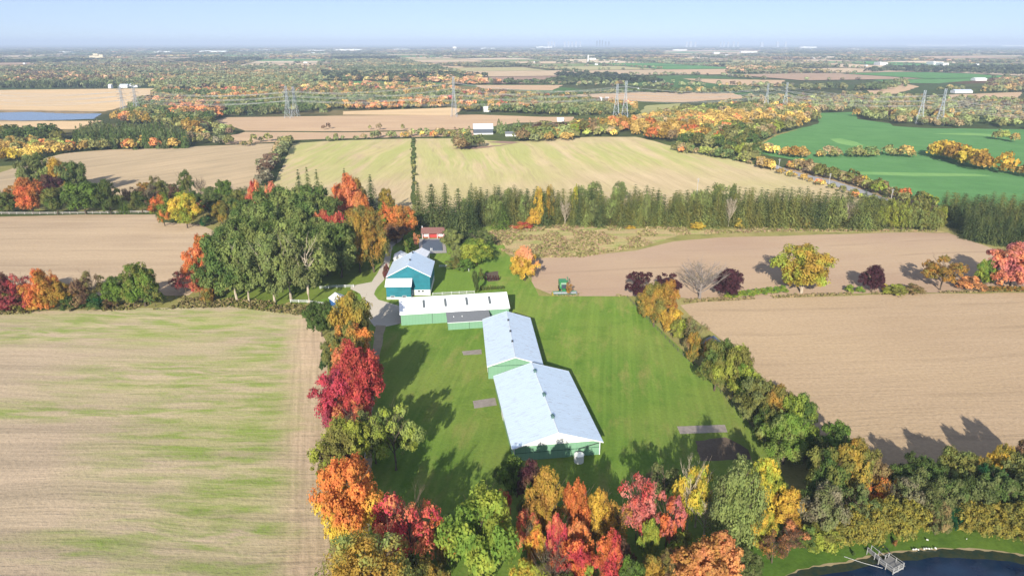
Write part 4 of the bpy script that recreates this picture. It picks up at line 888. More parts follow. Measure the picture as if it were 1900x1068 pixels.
# farmland further off: plots on a slanted grid, each a field edged with trees, or a wood
fm = MB(); fcol = []
ga = R(14); ca, sa = math.cos(ga), math.sin(ga)
PLOT = [((.46,.35,.23), 6), ((.52,.42,.29), 4), ((.09,.22,.07), 4), ((.30,.27,.14), 3), ((.16,.20,.08), 3), ((.34,.24,.17), 2)]
pw_ = np.array([w for _, w in PLOT], float); pw_ /= pw_.sum()
i = 0
far_pts = []; 
for gi in range(-36, 37):
    for gj in range(3, 36):
        sx_, sy_ = 420., 430.
        cx = gi*sx_; cy = gj*sy_; wx = cx*ca - cy*sa; wy = cx*sa + cy*ca
        if wy < 1500 or wy > 13500: continue
        if abs(wx) > wy*.80 + 500: continue
        pxm = CX + wx/depth_at(0, wy)*FPX
        x0, x1, y0, y1 = cx, cx + sx_*rs.uniform(.8,.98), cy, cy + sy_*rs.uniform(.85,.98)
        crn = [(x0,y0),(x1,y0),(x1,y1),(x0,y1)]; wc = [(a*ca-b*sa, a*sa+b*ca) for a, b in crn]
        woods = nz(np.array([wx]), np.array([wy]), 1500, 3)[0]; u = rs.random()
        wthr = .44
        iswood = u < wthr*(.45 + 1.1*woods)
        if not iswood:
            k = rs.choice(len(PLOT), p=pw_); c = np.array(PLOT[k][0])*rs.uniform(.85,1.1)
            if wy > 1900:
                fm.add([(a, b, 1.6) for a, b in wc], [(0,1,2,3)]); fcol.append((*c, 1))
            sp = 18 if wy < 3500 else 34 if wy < 7000 else 70
            e = []
            for a, b in zip(wc, wc[1:]+wc[:1]):
                if rs.random() < .42: continue
                a = np.array(a); b = np.array(b); n = int(np.linalg.norm(b-a)/sp*rs.uniform(.4,1.2)); q = rs.random(n)
                e.append(a + (b-a)*q[:,None] + rs.normal(size=(n,2))*6)
            if e: 
                e = keep(np.concatenate(e)); hh = 9*rs.uniform(.6,1.4,len(e)); add_trees('far', e, hh, hh*(1.2 if wy < 3500 else 2.2 if wy < 7000 else 4.5), 'greens' if rs.random() < .5 else 'pale')
        else:
            sp = 17 if wy < 3000 else 28 if wy < 5500 else 52 if wy < 9000 else 85
            n = int(sx_*sy_/sp**2*.95); q = np.stack([rs.uniform(x0,x0+sx_,n), rs.uniform(y0,y0+sy_,n)], 1); q = np.stack([q[:,0]*ca-q[:,1]*sa, q[:,0]*sa+q[:,1]*ca], 1)
            q = keep(q); hh = 12*rs.uniform(.7,1.25,len(q))
            add_trees('far', q, hh, np.maximum(hh*.95, sp*1.05)*rs.uniform(.8,1.2,len(q)), ['russet','greens','dark','mixed','pale','red'][rs.choice(6, p=[.22,.33,.15,.10,.18,.02])], patchscale=500)
me = fm.mesh('far_fields'); ca_ = me.attributes.new('tint', 'FLOAT_COLOR', 'FACE'); ca_.data.foreach_set('color', np.array(fcol, np.float32).reshape(-1))
t = NT('far field tints'); at = t.n('Attribute', attribute_type='GEOMETRY', attribute_name='tint'); q = pos(t); f = t.noise(q, 1/60, 4, .6)
hs = t.n('HueSaturation'); t.l(at.outputs['Color'], hs.inputs['Color']); t.l(t.maprange(f, .3, .7, .88, 1.1), hs.inputs['Value'])
me.materials.append(t.diffuse(hs.outputs[0])); tag(mesh_obj('fields', me), kind='structure')
# the largest stand as trees of their own, the rest of each wood is one mass
n_conif = 95; n_leaf = 175
IND.sort(key=lambda a: -a[0])
MIDM = {}
def midmesh(con, i):
    k = (con, i)
    if k not in MIDM:
        v = (LOWC if con else LOW)[150][i]; MIDM[k] = mesh_from_quads('mid tree', v, np.random.default_rng(i).random(len(v)), ML0)
    return MIDM[k]
cw = {'olive':'olive','green':'green','gold':'gold','dorange':'russet','orange':'orange','yellow':'yellow','coral':'coral','brown':'brown','sage':'grey-green','red':'red','lime':'lime','tan':'tan','pgreen':'pale green','grey':'grey','dgreen':'dark green','spruce':'dark','spruce2':'dull green','bluegreen':'dark'}
cnt = {True: 0, False: 0}
for a in IND:
    con = a[5]
    if cnt[con] < (n_conif if con else n_leaf):
        cnt[con] += 1
        o = mesh_obj('distant_conifer' if con else 'distant_tree', midmesh(con, int(rs.integers(3))), None, L(a[6], scale=4))
        o.location = (a[1], a[2], 0); o.scale = (a[4], a[4], a[3]); o.rotation_euler = (0, 0, rs.uniform(0, 6.28))
        if con: lab = 'small dark pointed evergreen ' + a[9]
        else: lab = 'small %s tree %s' % (cw[a[6]], a[9])
        tag(o, lab, 'tree', lab.replace('small ', '').replace(' tree ', ' trees ').replace('evergreen ', 'evergreens '))
    else: STUFF.setdefault(a[7], []).append((a[1], a[2], a[3], a[4], con, *a[8]))
WORDS = dict(midwood='autumn forest of orange, olive and gold trees beneath the power line', goldwood='rest of the golden wood left of the green fields', rightwood='pale mixed wood behind the green fields on the right',
    leftred='russet and olive woodland beyond the pale wheat field', far='hedges and woods dotted over the far farmland to the horizon', backred='rest of the red wood behind the conifer hill', darkwood='dark blue-green wood far off left of centre',
    hillwood='back of the dark conifer plantation on the left hill', row2='mixed wood behind the power line', darkright='dark wood before the far right green field', rightfar='russet wood at the far right edge')
def stuff_mesh(key, rows):
    a = np.array(rows, float); out = []; col = []
    dep = a[:,1]; px = np.maximum(a[:,2], a[:,3])/dep*683
    for k, m in ((150, px > 9), (64, (px <= 9) & (px > 5)), (26, (px <= 5) & (px > 2.4)), (12, px <= 2.4)):
        idx = np.where(m)[0]
        for con in (0, 1):
            for s in range(3):
                ii = idx[(a[idx,4] == con) & (idx % 3 == s)]
                if not len(ii): continue
                base = (LOWC if con else LOW)[k][s]; n = len(base)
                th = rs.random(len(ii))*6.283; c, s_ = np.cos(th)[:,None,None], np.sin(th)[:,None,None]
                X = base[None,:,:,0]; Y = base[None,:,:,1]; Z = base[None,:,:,2]
                v = np.stack([(X*c-Y*s_)*a[ii,3][:,None,None]+a[ii,0][:,None,None], (X*s_+Y*c)*a[ii,3][:,None,None]+a[ii,1][:,None,None], Z*a[ii,2][:,None,None]], -1)
                out.append(v.reshape(-1,4,3)); cc = np.repeat(a[ii,5:8], n, 0)*rs.uniform(.72,1.3,(len(ii)*n,1)); col.append(np.concatenate([cc, np.ones((len(cc),1))], 1))
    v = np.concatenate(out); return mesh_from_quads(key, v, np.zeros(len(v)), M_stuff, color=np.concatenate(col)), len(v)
merged = {}
for k, rows in STUFF.items(): merged.setdefault(k if k in WORDS else 'scrub', []).extend(rows)
for k, rows in merged.items():
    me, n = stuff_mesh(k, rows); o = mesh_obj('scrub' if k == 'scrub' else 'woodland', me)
    tag(o, WORDS.get(k, 'scattered low scrub and hedge trees in the middle distance'), 'scrub' if k == 'scrub' else 'woodland', kind='stuff')
    print('stuff', k, len(rows), n)
print('individuals', cnt, NPLACED)
# rough grass tufts on the meadow and along the tree lines
def tufts(poly, n, hmin, hmax, cols, seed):
    rng = np.random.default_rng(seed); poly = np.array([P(x, y) for x, y in poly]); x0, y0 = poly.min(0); x1, y1 = poly.max(0)
    p = np.stack([rng.uniform(x0,x1,n*2), rng.uniform(y0,y1,n*2)], 1); p = p[inpoly(p, poly)][:n]; p = p[nz(p[:,0],p[:,1],9,4) > .35]; n = len(p)
    h = rng.uniform(hmin,hmax,n); th = rng.random(n)*6.283; d = np.stack([np.cos(th), np.sin(th)], 1)*(h*rng.uniform(.5,1.2,n))[:,None]
    z0 = np.zeros(n); A = np.column_stack([p-d*.5, z0]); B = np.column_stack([p+d*.5, z0]); l = rng.normal(size=(n,2))*h[:,None]*.4
    C = np.column_stack([p+d*.7+l, h]); D = np.column_stack([p-d*.7+l, h*.9]); v = np.stack([A,B,C,D], 1)
    c = np.array(cols)[rng.integers(len(cols), size=n)]*rng.uniform(.7,1.25,(n,1)); return v, np.concatenate([c, np.ones((n,1))], 1)
tv = [tufts([(895,421),(940,414),(1160,421),(1480,424),(1760,430),(1450,430),(1260,436),(1200,456),(1080,478),(960,478),(930,466)], 16000, .3, 1.1, [(.42,.33,.17),(.34,.30,.12),(.22,.22,.07),(.36,.24,.15)], 1),
      tufts([(385,548),(560,566),(598,600),(560,586),(430,570),(300,574),(0,584),(-60,586),(-60,572),(200,566),(330,552)], 5000, .3, 1.0, [(.24,.20,.08),(.17,.17,.05),(.32,.25,.12)], 2),
      tufts([(1270,562),(1530,549),(1900,541),(1900,538),(1530,545),(1270,556)], 4000, .3, .9, [(.36,.27,.14),(.25,.22,.09)], 3),
      tufts([(1372,1040),(1395,1000),(1480,1000),(1560,1000),(1640,986),(1710,973),(1790,974),(1900,990),(1900,982),(1700,962),(1500,985)], 3000, .3, 1.2, [(.22,.20,.05),(.3,.22,.08),(.12,.16,.04)], 4),
      tufts([(990,548),(1160,551),(1160,547),(990,543)], 500, .2, .6, [(.36,.30,.14),(.2,.22,.06)], 5)]
tme = mesh_from_quads('tufts', np.concatenate([a for a, _ in tv]), np.zeros(sum(len(a) for a, _ in tv)), M_stuff, color=np.concatenate([b for _, b in tv]))
tag(mesh_obj('rough_grass', tme), 'dry rough grass tufts on the meadow and field margins', 'grass', kind='stuff')
# ---------------------------------------------------------------- farm buildings
def metal(name, col, ang_local='y', rib=.9, metalness=.25, rough=.42, stain=.0, var=.08):
    t = NT(name); o = objc(t); w = t.n('TexWave', wave_type='BANDS', bands_direction='Y' if ang_local == 'y' else 'X'); w.inputs['Scale'].default_value = 1/rib*.314*1.0
    w.inputs['Distortion'].default_value = 0; t.l(o, w.inputs['Vector'])
    f = t.noise(t.mapv(o, (.25,.6,.6)), 1.2, 5, .65); c = t.mix(f, tuple(x*(1-var) for x in col), tuple(min(1,x*(1+var)) for x in col))
    c = t.mix(t.math('MULTIPLY', t.maprange(w.outputs['Fac'], .86, 1.), .16), c, tuple(x*.5 for x in col))
    if stain:
        g = t.noise(t.mapv(o, (.35,1.3,1)), 1.0, 4, .7); c = t.mix(t.math('MULTIPLY', t.maprange(g, .54, .64), stain), c, (.30,.25,.21))
    return t.pbr(c, rough, metalness, bump=w.outputs['Fac'], bdist=.012)
M_roof = metal('pale steel roof', (.68,.80,.88), 'y', .9, .04, .42, .26)
M_roof2 = metal('pale steel roof older', (.67,.78,.86), 'y', .9, .04, .42, .36)
M_wroof = metal('white steel roof', (.88,.89,.89), 'x', 1.2, 0., .5)
M_broof = metal('barn roof', (.68,.80,.88), 'y', .8, .04, .42, .2)
M_grn = metal('pale green steel wall', (.19,.37,.23), 'x', 1.2, 0., .55)
M_grny = metal('pale green steel side wall', (.19,.37,.23), 'y', 1.2, 0., .55)
M_teal = metal('teal barn boards', (.012,.175,.215), 'x', .6, 0., .75, stain=.0, var=.45)
M_white = simple('white paint', (.80,.80,.77), .6, var=.06); M_stone = simple('whitewashed stone', (.74,.74,.68), .9, var=.12, scale=1.5)
M_shing = simple('grey shingles', (.20,.21,.215), .9, var=.15, scale=1.5); M_trim = simple('white trim', (.82,.84,.84), .5, var=.03)
M_dark = simple('dark opening', (.025,.027,.03), .5); M_dgrn = simple('dark green trim', (.03,.09,.06), .6)
M_slate_ = simple('dark stained boards', (.05,.045,.04), .8); M_hutroof = simple('slate blue roof', (.12,.15,.20), .6); M_vent = simple('vent paint', (.10,.19,.17), .6); M_red = simple('red boards', (.50,.055,.05), .7, var=.15); M_rroof = simple('brown red shingles', (.25,.12,.10), .9, var=.2, scale=2)
M_blue = simple('blue boards', (.04,.14,.36), .7); M_glass = simple('window glass', (.05,.07,.09), .15, var=.05, spec=.6)
M_cover = simple('slate blue pool cover', (.12,.15,.19), .6, var=.06, scale=.3); M_deck = simple('pale deck', (.46,.42,.37), .8, var=.1)
M_wood = simple('weathered grey wood', (.52,.49,.45), .8, var=.15, scale=4); M_steel = simple('galvanised steel', (.42,.45,.47), .45, .5)
def frame_from(NL, NR, FL, z):
    """origin, turn, width, length of a rectangle whose eaves (height z) show at three pixels"""
    a = Vector(P(*NL, z)); b = Vector(P(*NR, z)); c = Vector(P(*FL, z)); u = b-a; v = c-a
    return a, math.atan2(u.y, u.x), u.length, v.length
def gable_y(root, Wd, Ln, eave, ridge, wallm, sidem, roofm, over=.45, gover=.5, th=.16, gab=None, base=None):
    w = MB(); ih = ridge - .05
    t_ = .22
    for y0, y1 in ((0, t_), (Ln-t_, Ln)):
        w = MB()
        if gab is None: w.prism([(0,0),(Wd,0),(Wd,eave-.05),(Wd/2,ih-.1),(0,eave-.05)], y0, y1)
        else: w.box(0, Wd, y0, y1, 0, eave-.05)
        w.build('end_wall', wallm, root)
    MB().box(0, t_, t_, Ln-t_, 0, eave-.1).build('side_wall', sidem, root); MB().box(Wd-t_, Wd, t_, Ln-t_, 0, eave-.1).build('side_wall', sidem, root)
    if gab is not None:
        for y0, y1 in ((-.03, t_), (Ln-t_, Ln+.03)): MB().prism([(0,eave-.05),(Wd,eave-.05),(Wd/2,ih-.1)], y0, y1).build('gable', gab, root)
    sl_ = (ridge-eave)/(Wd/2); r = MB()
    for sgn in (-1, 1):
        xe = Wd/2 + sgn*(Wd/2+over); ze = eave - sl_*over
        pl = [(Wd/2, ridge), (xe, ze), (xe, ze+th), (Wd/2, ridge+th)]
        if sgn > 0: pl = pl[::-1]
        r.prism(pl, -gover, Ln+gover)
    return r.build('roof', roofm, root)
# riding arena, the nearest and largest
def trimline(root, Wd, Ln, eave, ridge, over, gover, th=.16, m=None):
    m = m or M_trim; sl_ = (ridge-eave)/(Wd/2); xe = over; 
    for y in (-gover-.06, Ln+gover):
        b = MB()
        for sgn in (-1, 1):
            xe = Wd/2+sgn*(Wd/2+over); ze = eave-sl_*over; pl = [(Wd/2, ridge-.12), (xe, ze-.12), (xe, ze+th+.02), (Wd/2, ridge+th+.02)]
            b.prism(pl[::-1] if sgn > 0 else pl, y, y+.06)
        b.build('fascia', m, root)
o_, az, Wd, Ln = frame_from((953,829),(1114.5,816),(914.5,700),4.3)
print('arena', o_, math.degrees(az), Wd, Ln)
A = empty('riding_arena', (o_.x, o_.y, 0), az); tag(A, 'large riding arena with pale blue steel roof and white front gable, nearest the camera', 'barn')
r = gable_y(A, Wd, Ln, 4.3, 7.9, M_grn, M_grny, M_roof, .5, .9, gab=M_white); trimline(A, Wd, Ln, 4.3, 7.9, .5, .9)
for k, yy in enumerate((Ln*.17, Ln*.48, Ln*.86)):
    v = MB(); v.box(Wd/2-.35, Wd/2+.35, yy-.5, yy+.5, 7.9, 8.5); v.build('ridge_vent', M_vent, A)
    v = MB(); v.prism([(Wd/2-.5,8.5),(Wd/2+.5,8.5),(Wd/2,8.85)], yy-.65, yy+.65); v.build('ridge_vent_cap', M_vent, A)
MB().tube([(Wd/2, -.9, 8.11),(Wd/2, Ln+.9, 8.11)], .10, 6).build('ridge_cap', M_trim, A)
MB().box(-.55, -.40, -.3, Ln+.3, 3.95, 4.12).build('gutter', M_trim, A); MB().box(Wd+.40, Wd+.55, -.3, Ln+.3, 3.95, 4.12).build('gutter', M_trim, A)
MB().box(0, Wd, -.06, -.003, 2.3, 2.42).build('wall_band', M_dgrn, A)
for x in (.1, Wd-.2): MB().box(x-.08, x+.12, -.12, -.03, 0, 4.2).build('downpipe', M_trim, A)
MB().box(-.06, -.004, Ln*.52, Ln*.62, 0, 3.2).build('side_door', M_white, A)
b = MB(); b.tube([(Wd-6.4,-1.6,2.0),(Wd-5.9,-.8,2.7),(Wd-2.5,-.4,3.3),(Wd-.3,-.3,3.8)], .09, 6); b.build('overflow_pipe', M_dark, A)
# long lower barn behind it
o_, az, W2, L2 = frame_from((906,678.5),(1005.5,675),(879.5,594),4.6)
print('barn2', o_, math.degrees(az), W2, L2)
B = empty('long_barn', (o_.x, o_.y, 0), az); tag(B, 'long barn with pale blue steel roof between the riding arena and the white stable', 'barn')
gable_y(B, W2, L2, 4.6, 7.4, M_grn, M_grny, M_roof2, .4, .5); trimline(B, W2, L2, 4.6, 7.4, .4, .5)
for yy in (L2*.3, L2*.52, L2*.78): MB().box(W2/2-.3, W2/2+.3, yy-.4, yy+.4, 7.4, 7.95).build('ridge_vent', M_dark, B)
MB().tube([(W2/2, -.5, 7.6),(W2/2, L2+.5, 7.6)], .09, 6).build('ridge_cap', M_trim, B)
MB().box(.25, W2-.25, -.05, -.003, 4.45, 4.6).build('wall_band', M_dgrn, B); MB().box(-.42, -.30, 0, L2, 4.25, 4.4).build('gutter', M_trim, B)
MB().box(-.06, -.004, L2*.12, L2*.2, 0, 3.).build('side_door', M_white, B)
# white-roofed stable
a = Vector(P(743.4,582.3,4.7)); b = Vector(P(944.2,570.2,4.7)); u = b-a; az = math.atan2(u.y, u.x); W3 = u.length; D3 = 15.5
print('stable', a, math.degrees(az), W3)
S = empty('stable', (a.x, a.y, 0), az); tag(S, 'long low stable with bright white roof, four dark skylights and pale green walls', 'stable')
MB().box(0, W3, 0, .2, 0, 4.6).build('wall', M_grn, S); MB().box(0, W3, D3-.2, D3, 0, 4.6).build('wall', M_grn, S)
w = MB(); w.prismx([(.2,0),(D3-.2,0),(D3-.2,4.6),(D3/2,7.9),(.2,4.6)], 0, .2); w.prismx([(.2,0),(D3-.2,0),(D3-.2,4.6),(D3/2,7.9),(.2,4.6)], W3-.2, W3); w.build('end_wall', M_grny, S)
sl3 = (8.1-4.7)/(D3/2); r = MB()
for sgn in (-1, 1):
    ye = D3/2 + sgn*(D3/2+.4); ze = 4.7-sl3*.4; pl = [(D3/2,8.1),(ye,ze),(ye,ze+.16),(D3/2,8.26)]
    r.prismx(pl if sgn < 0 else pl[::-1], -.4, W3+.4)
r.build('roof', M_wroof, S)
for fx in (.205, .405, .605, .82):
    y0, y1 = D3/2-5.6, D3/2-2.0; z = lambda y: 4.7+sl3*y+.2
    q = MB(); x0 = W3*fx; q.add([(x0,y0,z(y0)),(x0+.85,y0,z(y0)),(x0+.85,y1,z(y1)),(x0,y1,z(y1)),(x0,y0,z(y0)+.25),(x0+.85,y0,z(y0)+.25),(x0+.85,y1,z(y1)+.25),(x0,y1,z(y1)+.25)], [(0,3,2,1),(4,5,6,7),(0,1,5,4),(1,2,6,5),(2,3,7,6),(3,0,4,7)]); q.build('skylight', simple('smoked skylight', (.13,.15,.15), .4), S)
MB().box(W3*.285, W3*.285+.12, -.03, .0, 0, 4.5).build('downpipe', M_dark, S)
MB().box(-.05, 0, 2, 6, 0, 3.0).build('end_door', simple('brown door', (.22,.10,.06), .7), S)
MB().box(-.4, W3+.4, -.5, -.41, 4.42, 4.62).build('fascia', M_trim, S)
# grey lean-to joined to the stable
x0, x1 = W3*.418, W3*.80; Y0 = -7.2
w = MB(); w.box(x0, x1, Y0, Y0+.2, 0, 2.95); w.box(x0, x0+.2, Y0+.2, -.02, 0, 3.0); w.build('annexe_wall', M_grn, S)
q = MB(); q.prismx([(Y0-.4,3.0),(-.45,4.35),(-.45,4.5),(Y0-.4,3.15)], x0-.3, x1+.3); q.build('annexe_roof', M_shing, S)
MB().box(x0+(x1-x0)*.50, x0+(x1-x0)*.50+.12, Y0-.04, Y0, 0, 2.9).build('annexe_downpipe', M_dark, S)
MB().box(x0-.3, x1+.3, Y0-.5, Y0-.41, 2.98, 3.16).build('annexe_fascia', M_trim, S)
for k in (.15, .35): MB().box(x0+(x1-x0)*k-.12, x0+(x1-x0)*k+.12, -4.2, -3.96, 3.6, 4.2).build('roof_vent', M_trim, S)
# teal bank barn
o_, az, W4, L4 = frame_from((718.5,512.5),(800.5,511.5),(727,484),8.6)
az = R(1.5); W4 = 17.6; L4 = 20.
print('bank', o_, W4, L4)
K = empty('bank_barn', (o_.x, o_.y, 0), az); tag(K, 'tall teal-boarded bank barn with light blue gable roof and white stone base', 'barn')
w = MB()
w.box(0, W4, 0, .4, 0, 2.6); w.box(0, .4, .4, L4, 0, 2.6); w.box(W4-.4, W4, .4, L4, 0, 2.6); w.box(.4, W4-.4, L4-.4, L4, 0, 2.6); w.build('stone_base', M_stone, K)
w = MB(); RG = 13.2
for y0, y1 in ((-.05, .2), (L4-.2, L4+.05)): w.prism([(-.05,2.6),(W4+.05,2.6),(W4+.05,8.5),(W4/2,RG-.15),(-.05,8.5)], y0, y1)
w.box(-.05, .2, .2, L4-.2, 2.6, 8.5); w.box(W4-.2, W4+.05, .2, L4-.2, 2.6, 8.5); w.build('board_wall', M_teal, K)
sl4 = (RG-8.6)/(W4/2); r = MB()
for sgn in (-1, 1):
    xe = W4/2+sgn*(W4/2+.5); ze = 8.6-sl4*.5; pl = [(W4/2,RG),(xe,ze),(xe,ze+.18),(W4/2,RG+.18)]; r.prism(pl if sgn < 0 else pl[::-1], -.6, L4+.6)
r.build('roof', M_broof, K); trimline(K, W4, L4, 8.6, RG, .5, .6, .18, m=M_trim)
for k in (L4*.35, L4*.88): MB().box(W4/2-.25, W4/2+.35, k-.3, k+.3, RG, RG+.7).build('roof_vent', M_dark, K)
for x in (W4*.70, W4*.79): 
    f = MB().box(x, x+1.1, -.06, -.01, 1.5, 2.4).build('window', M_trim, K); MB().box(x+.1, x+1., -.08, -.06, 1.6, 2.3).build('pane', M_glass, f)
# front straw shed of the bank barn
w = MB(); w.box(-.05, 10.0, -4.6, -4.35, 1.1, 5.6); w.box(-.05, .2, -4.35, -.06, 1.1, 5.7); w.box(9.75, 10.0, -4.35, -.06, 1.1, 5.7); w.build('straw_shed_wall', M_teal, K)
w = MB(); w.box(-.05, 10.0, -4.62, -4.3, 0, 1.1); w.box(-.05,.2,-4.3,-.06,0,1.1); w.box(9.75,10.,-4.3,-.06,0,1.1); w.build('straw_shed_base', M_stone, K)
q = MB(); q.prismx([(-5.1,5.65),(-.62,7.75),(-.62,7.9),(-5.1,5.8)], -.5, 10.4); q.build('straw_shed_roof', M_wroof, K)
for x in (1.6, 6.4): 
    f = MB().box(x, x+1.7, -4.68, -4.62, .95, 1.75).build('window', M_trim, K); MB().box(x+.1, x+1.6, -4.70, -4.68, 1.05, 1.65).build('pane', M_glass, f)
# two white-roofed outbuildings behind it
def gable_shed(name, label, cat, xy, rz, w_, l_, e_, r_, wallm, roofm, doors=()):
    g = empty(name, (*xy, 0), rz); tag(g, label, cat); gable_y(g, w_, l_, e_, r_, wallm, wallm, roofm, .3, .3, .12)
    for (a0, a1, z0, z1, mm, nm) in doors: MB().box(a0, a1, -.06, -.003, z0, z1).build(nm, mm, g)
    return g
x_, y_ = P(731,492.0)
gable_shed('shed', 'small white shed with white roof behind the left side of the teal barn', 'shed', (x_, y_), R(4), 5.8, 7.5, 3.4, 4.9, M_white, M_wroof, [(2,3.4,0,2.2,M_dark,'door')])
x_, y_ = P(762,493.0)
gable_shed('garage', 'white garage with pale gable roof behind the right side of the teal barn', 'garage', (x_, y_), R(-4), 7.6, 9, 4.4, 6.3, M_white, M_wroof, [(2,5,0,2.4,M_dark,'door')])
# little shed with blue wall
x_, y_ = P(622,573)
gable_shed('blue_shed', 'little shed with white roof and blue walls beside the tall olive tree', 'shed', (x_, y_), R(35), 5.6, 6.0, 3.0, 4.6, M_blue, M_wroof, [(1.8,3.6,0,2.2,M_white,'door')])
# red pool house
x_, y_ = P(783,443); ph = empty('pool_house', (x_, y_, 0), R(1.5)); tag(ph, 'red pool house with brown shingle roof and white posts at the head of the pool', 'pool house')
w = MB(); w.box(0, 12, 1.8, 2.0, 0, 3.0); w.box(0,.2,2,7,0,3.0); w.box(11.8,12,2,7,0,3.0); w.box(.2,11.8,6.8,7,0,3.0); w.build('wall', M_red, ph)
q = MB(); q.prismx([(-.3,2.95),(3.5,5.3),(3.5,5.5),(-.3,3.12)], -.5, 12.5); q.prismx([(3.5,5.3),(7.4,2.95),(7.4,3.12),(3.5,5.5)], -.5, 12.5); q.build('roof', M_rroof, ph)
for x in (.1, 3.6, 8.2, 11.7): MB().box(x, x+.22, 0, .22, 0, 2.95).build('post', M_trim, ph)
for x in (.8, 8.8): MB().box(x, x+2.4, 1.72, 1.79, .7, 2.5).build('white_door', M_white, ph)
MB().box(-.2, .25, 3.3, 3.8, 4.6, 6.4).build('chimney', M_trim, ph)
F('pool_deck', [(777,444),(826,443),(829,470),(778,472)], M_deck, 3, .05, False)
pc = [P(784,447),P(820,446.5),P(821,466.5),P(783,467)]
pl = MB(); pl.add([(x, y, .9) for x, y in pc] + [(x, y, .55) for x, y in pc], [(0,1,2,3) if False else (3,2,1,0)[::-1], (0,1,5,4),(1,2,6,5),(2,3,7,6),(3,0,4,7)])
pl.v = [(a, b, c-.25) for a, b, c in pl.v]; tag(pl.build('pool', M_cover), 'rectangular swimming pool under a slate blue cover', 'pool')
x_, y_ = P(799,467); ld = empty('pool_ladder', (x_, y_, .5)); tag(ld, 'white pool ladder at the near edge of the covered pool', 'ladder')
for s in (0, .7): MB().tube([(s,0,0),(s,.2,1.3),(s,1.0,1.4),(s,1.3,.2)], .09, 6).build('rail', M_trim, ld)
MB().tube([(0,1.2,.6),(.7,1.2,.6)], .07, 6).build('step', M_trim, ld)
x_, y_ = P(853,481); lp = empty('yard_lamp', (x_, y_, 0)); tag(lp, 'thin white lamp pole beside the fresh green tree', 'lamp post')
MB().tube([(0,0,0),(0,0,6.4)], [.12,.08], 6).build('pole', M_trim, lp); MB().tube([(0,0,6.4),(0,0,7.0)], [.35,.2], 8).build('lamp_head', M_trim, lp)
x_, y_ = P(1304,652)
gable_shed('hut', 'small dark hut with slate blue roof half hidden in the belt right of the lawn', 'hut', (x_, y_), R(-30), 4.2, 4.6, 3.2, 4.6, M_slate_, M_hutroof)
# water tank at the arena corner
x_, y_ = P(1074,856); tk = empty('water_tank', (x_, y_, 0)); tag(tk, 'white round water tank at the near wall of the riding arena', 'tank')
MB().tube([(0,0,0),(0,0,2.1)], [1.25,1.25], 20).build('tank', M_white, tk); MB().tube([(0,0,2.1),(0,0,2.18)], [1.3,1.3], 20).build('lid', M_white, tk)
# fences
M_dw = simple('dark old wood', (.13,.115,.09), .9)
def fence(name, label, pxs, post=3.2, h=1.3, rails=3, m=None, pr=.07, world=None):
    m = m or M_trim; w = world or [P(x, y) for x, y in pxs]; f = empty(name, (*w[0], 0)); tag(f, label, 'fence'); n = 0; rr = MB(); o = Vector(w[0]); pme = None
    for a, b in zip(w[:-1], w[1:]):
        a = Vector(a)-o; b = Vector(b)-o; Lf = (b-a).length; k = max(1, int(Lf/post))
        for i in range(k + 1):
            if i == 0 and (a.length > 0): continue
            p = a.lerp(b, i/k)
            if n < 95:
                if pme is None: pme = MB().box(-pr*1.3,pr*1.3,-pr*1.3,pr*1.3,0,h+.1).mesh('post')
                q = mesh_obj('post', pme, f, m if not pme.materials else None); q.location = (p.x, p.y, 0); n += 1
        for j in range(rails):
            z = h*(.35 + .6*j/max(1, rails-1)); rr.tube([(a.x,a.y,z),(b.x,b.y,z)], pr, 4)
    rr.build('rails', m, f); return f
fence('board_fence', 'white board fence in front of the trees on the left', [(-40,397),(60,397.5),(130,397),(200,396),(285,394.5)], 4.5, 1.4, 3, M_wood, pr=.09)
fence('board_fence', 'white rail fence left of the blue shed', [(539,561),(570,562),(600,566)], 3, 1.3, 3, pr=.06)
fence('board_fence', 'white rail fence behind the blue shed', [(594,536),(625,534),(656,533)], 3, 1.3, 3, pr=.06)
fence('board_fence', 'white rail fence along the far side of the paddock beside the teal barn', [(815,496),(840,497),(869,500.5),(870,504)], 3, 1.3, 3, pr=.06)
fence('board_fence', 'white rail fence along the near side of the paddock behind the stable', [(803,548),(838,546),(880,544)], 3, 1.2, 3, pr=.05)
fence('wire_fence', 'thin dark post fence down the right side of the lawn', [(1164,553),(1200,592),(1258,652),(1300,690),(1380,774),(1436,846)], 3.4, 1.2, 2, M_dw, pr=.05)
fence('rail_fence', 'grey rail fence along the lane under the red maples', [(681,745),(679,800),(677,866)], 3, 1.3, 3, M_wood, pr=.07)
# combine harvester, facing the camera
x_, y_ = P(1046,543); cb_ = empty('combine_harvester', (x_, y_, 0), R(4)); tag(cb_, 'green combine harvester with wide header and loading tube at the lawn edge', 'combine harvester')
M_cg = simple('green farm paint', (.05,.30,.09), .4, var=.15); M_cy = simple('yellow rim paint', (.75,.55,.05), .4); M_blk = simple('black rubber', (.02,.02,.02), .9)
b = MB(); b.prismx([(1.2,1.3),(7.2,1.5),(7.6,2.6),(7.2,3.4),(1.6,3.5),(1.2,2.4)], -1.4, 1.4); b.build('body', M_cg, cb_)
b = MB(); b.prismx([(1.8,3.5),(5.6,3.4),(6.0,4.3),(1.5,4.3)], -1.6, 1.6); b.build('grain_tank', M_cg, cb_)
b = MB(); b.prismx([(-.6,2.1),(1.2,2.1),(1.3,3.9),(-.2,3.9)], -1.0, 1.0); b.build('cab', M_glass, cb_); MB().box(-1.15,1.15,-.4,1.5,3.9,4.05).build('cab_roof', simple('pale green roof', (.45,.62,.40), .5), cb_)
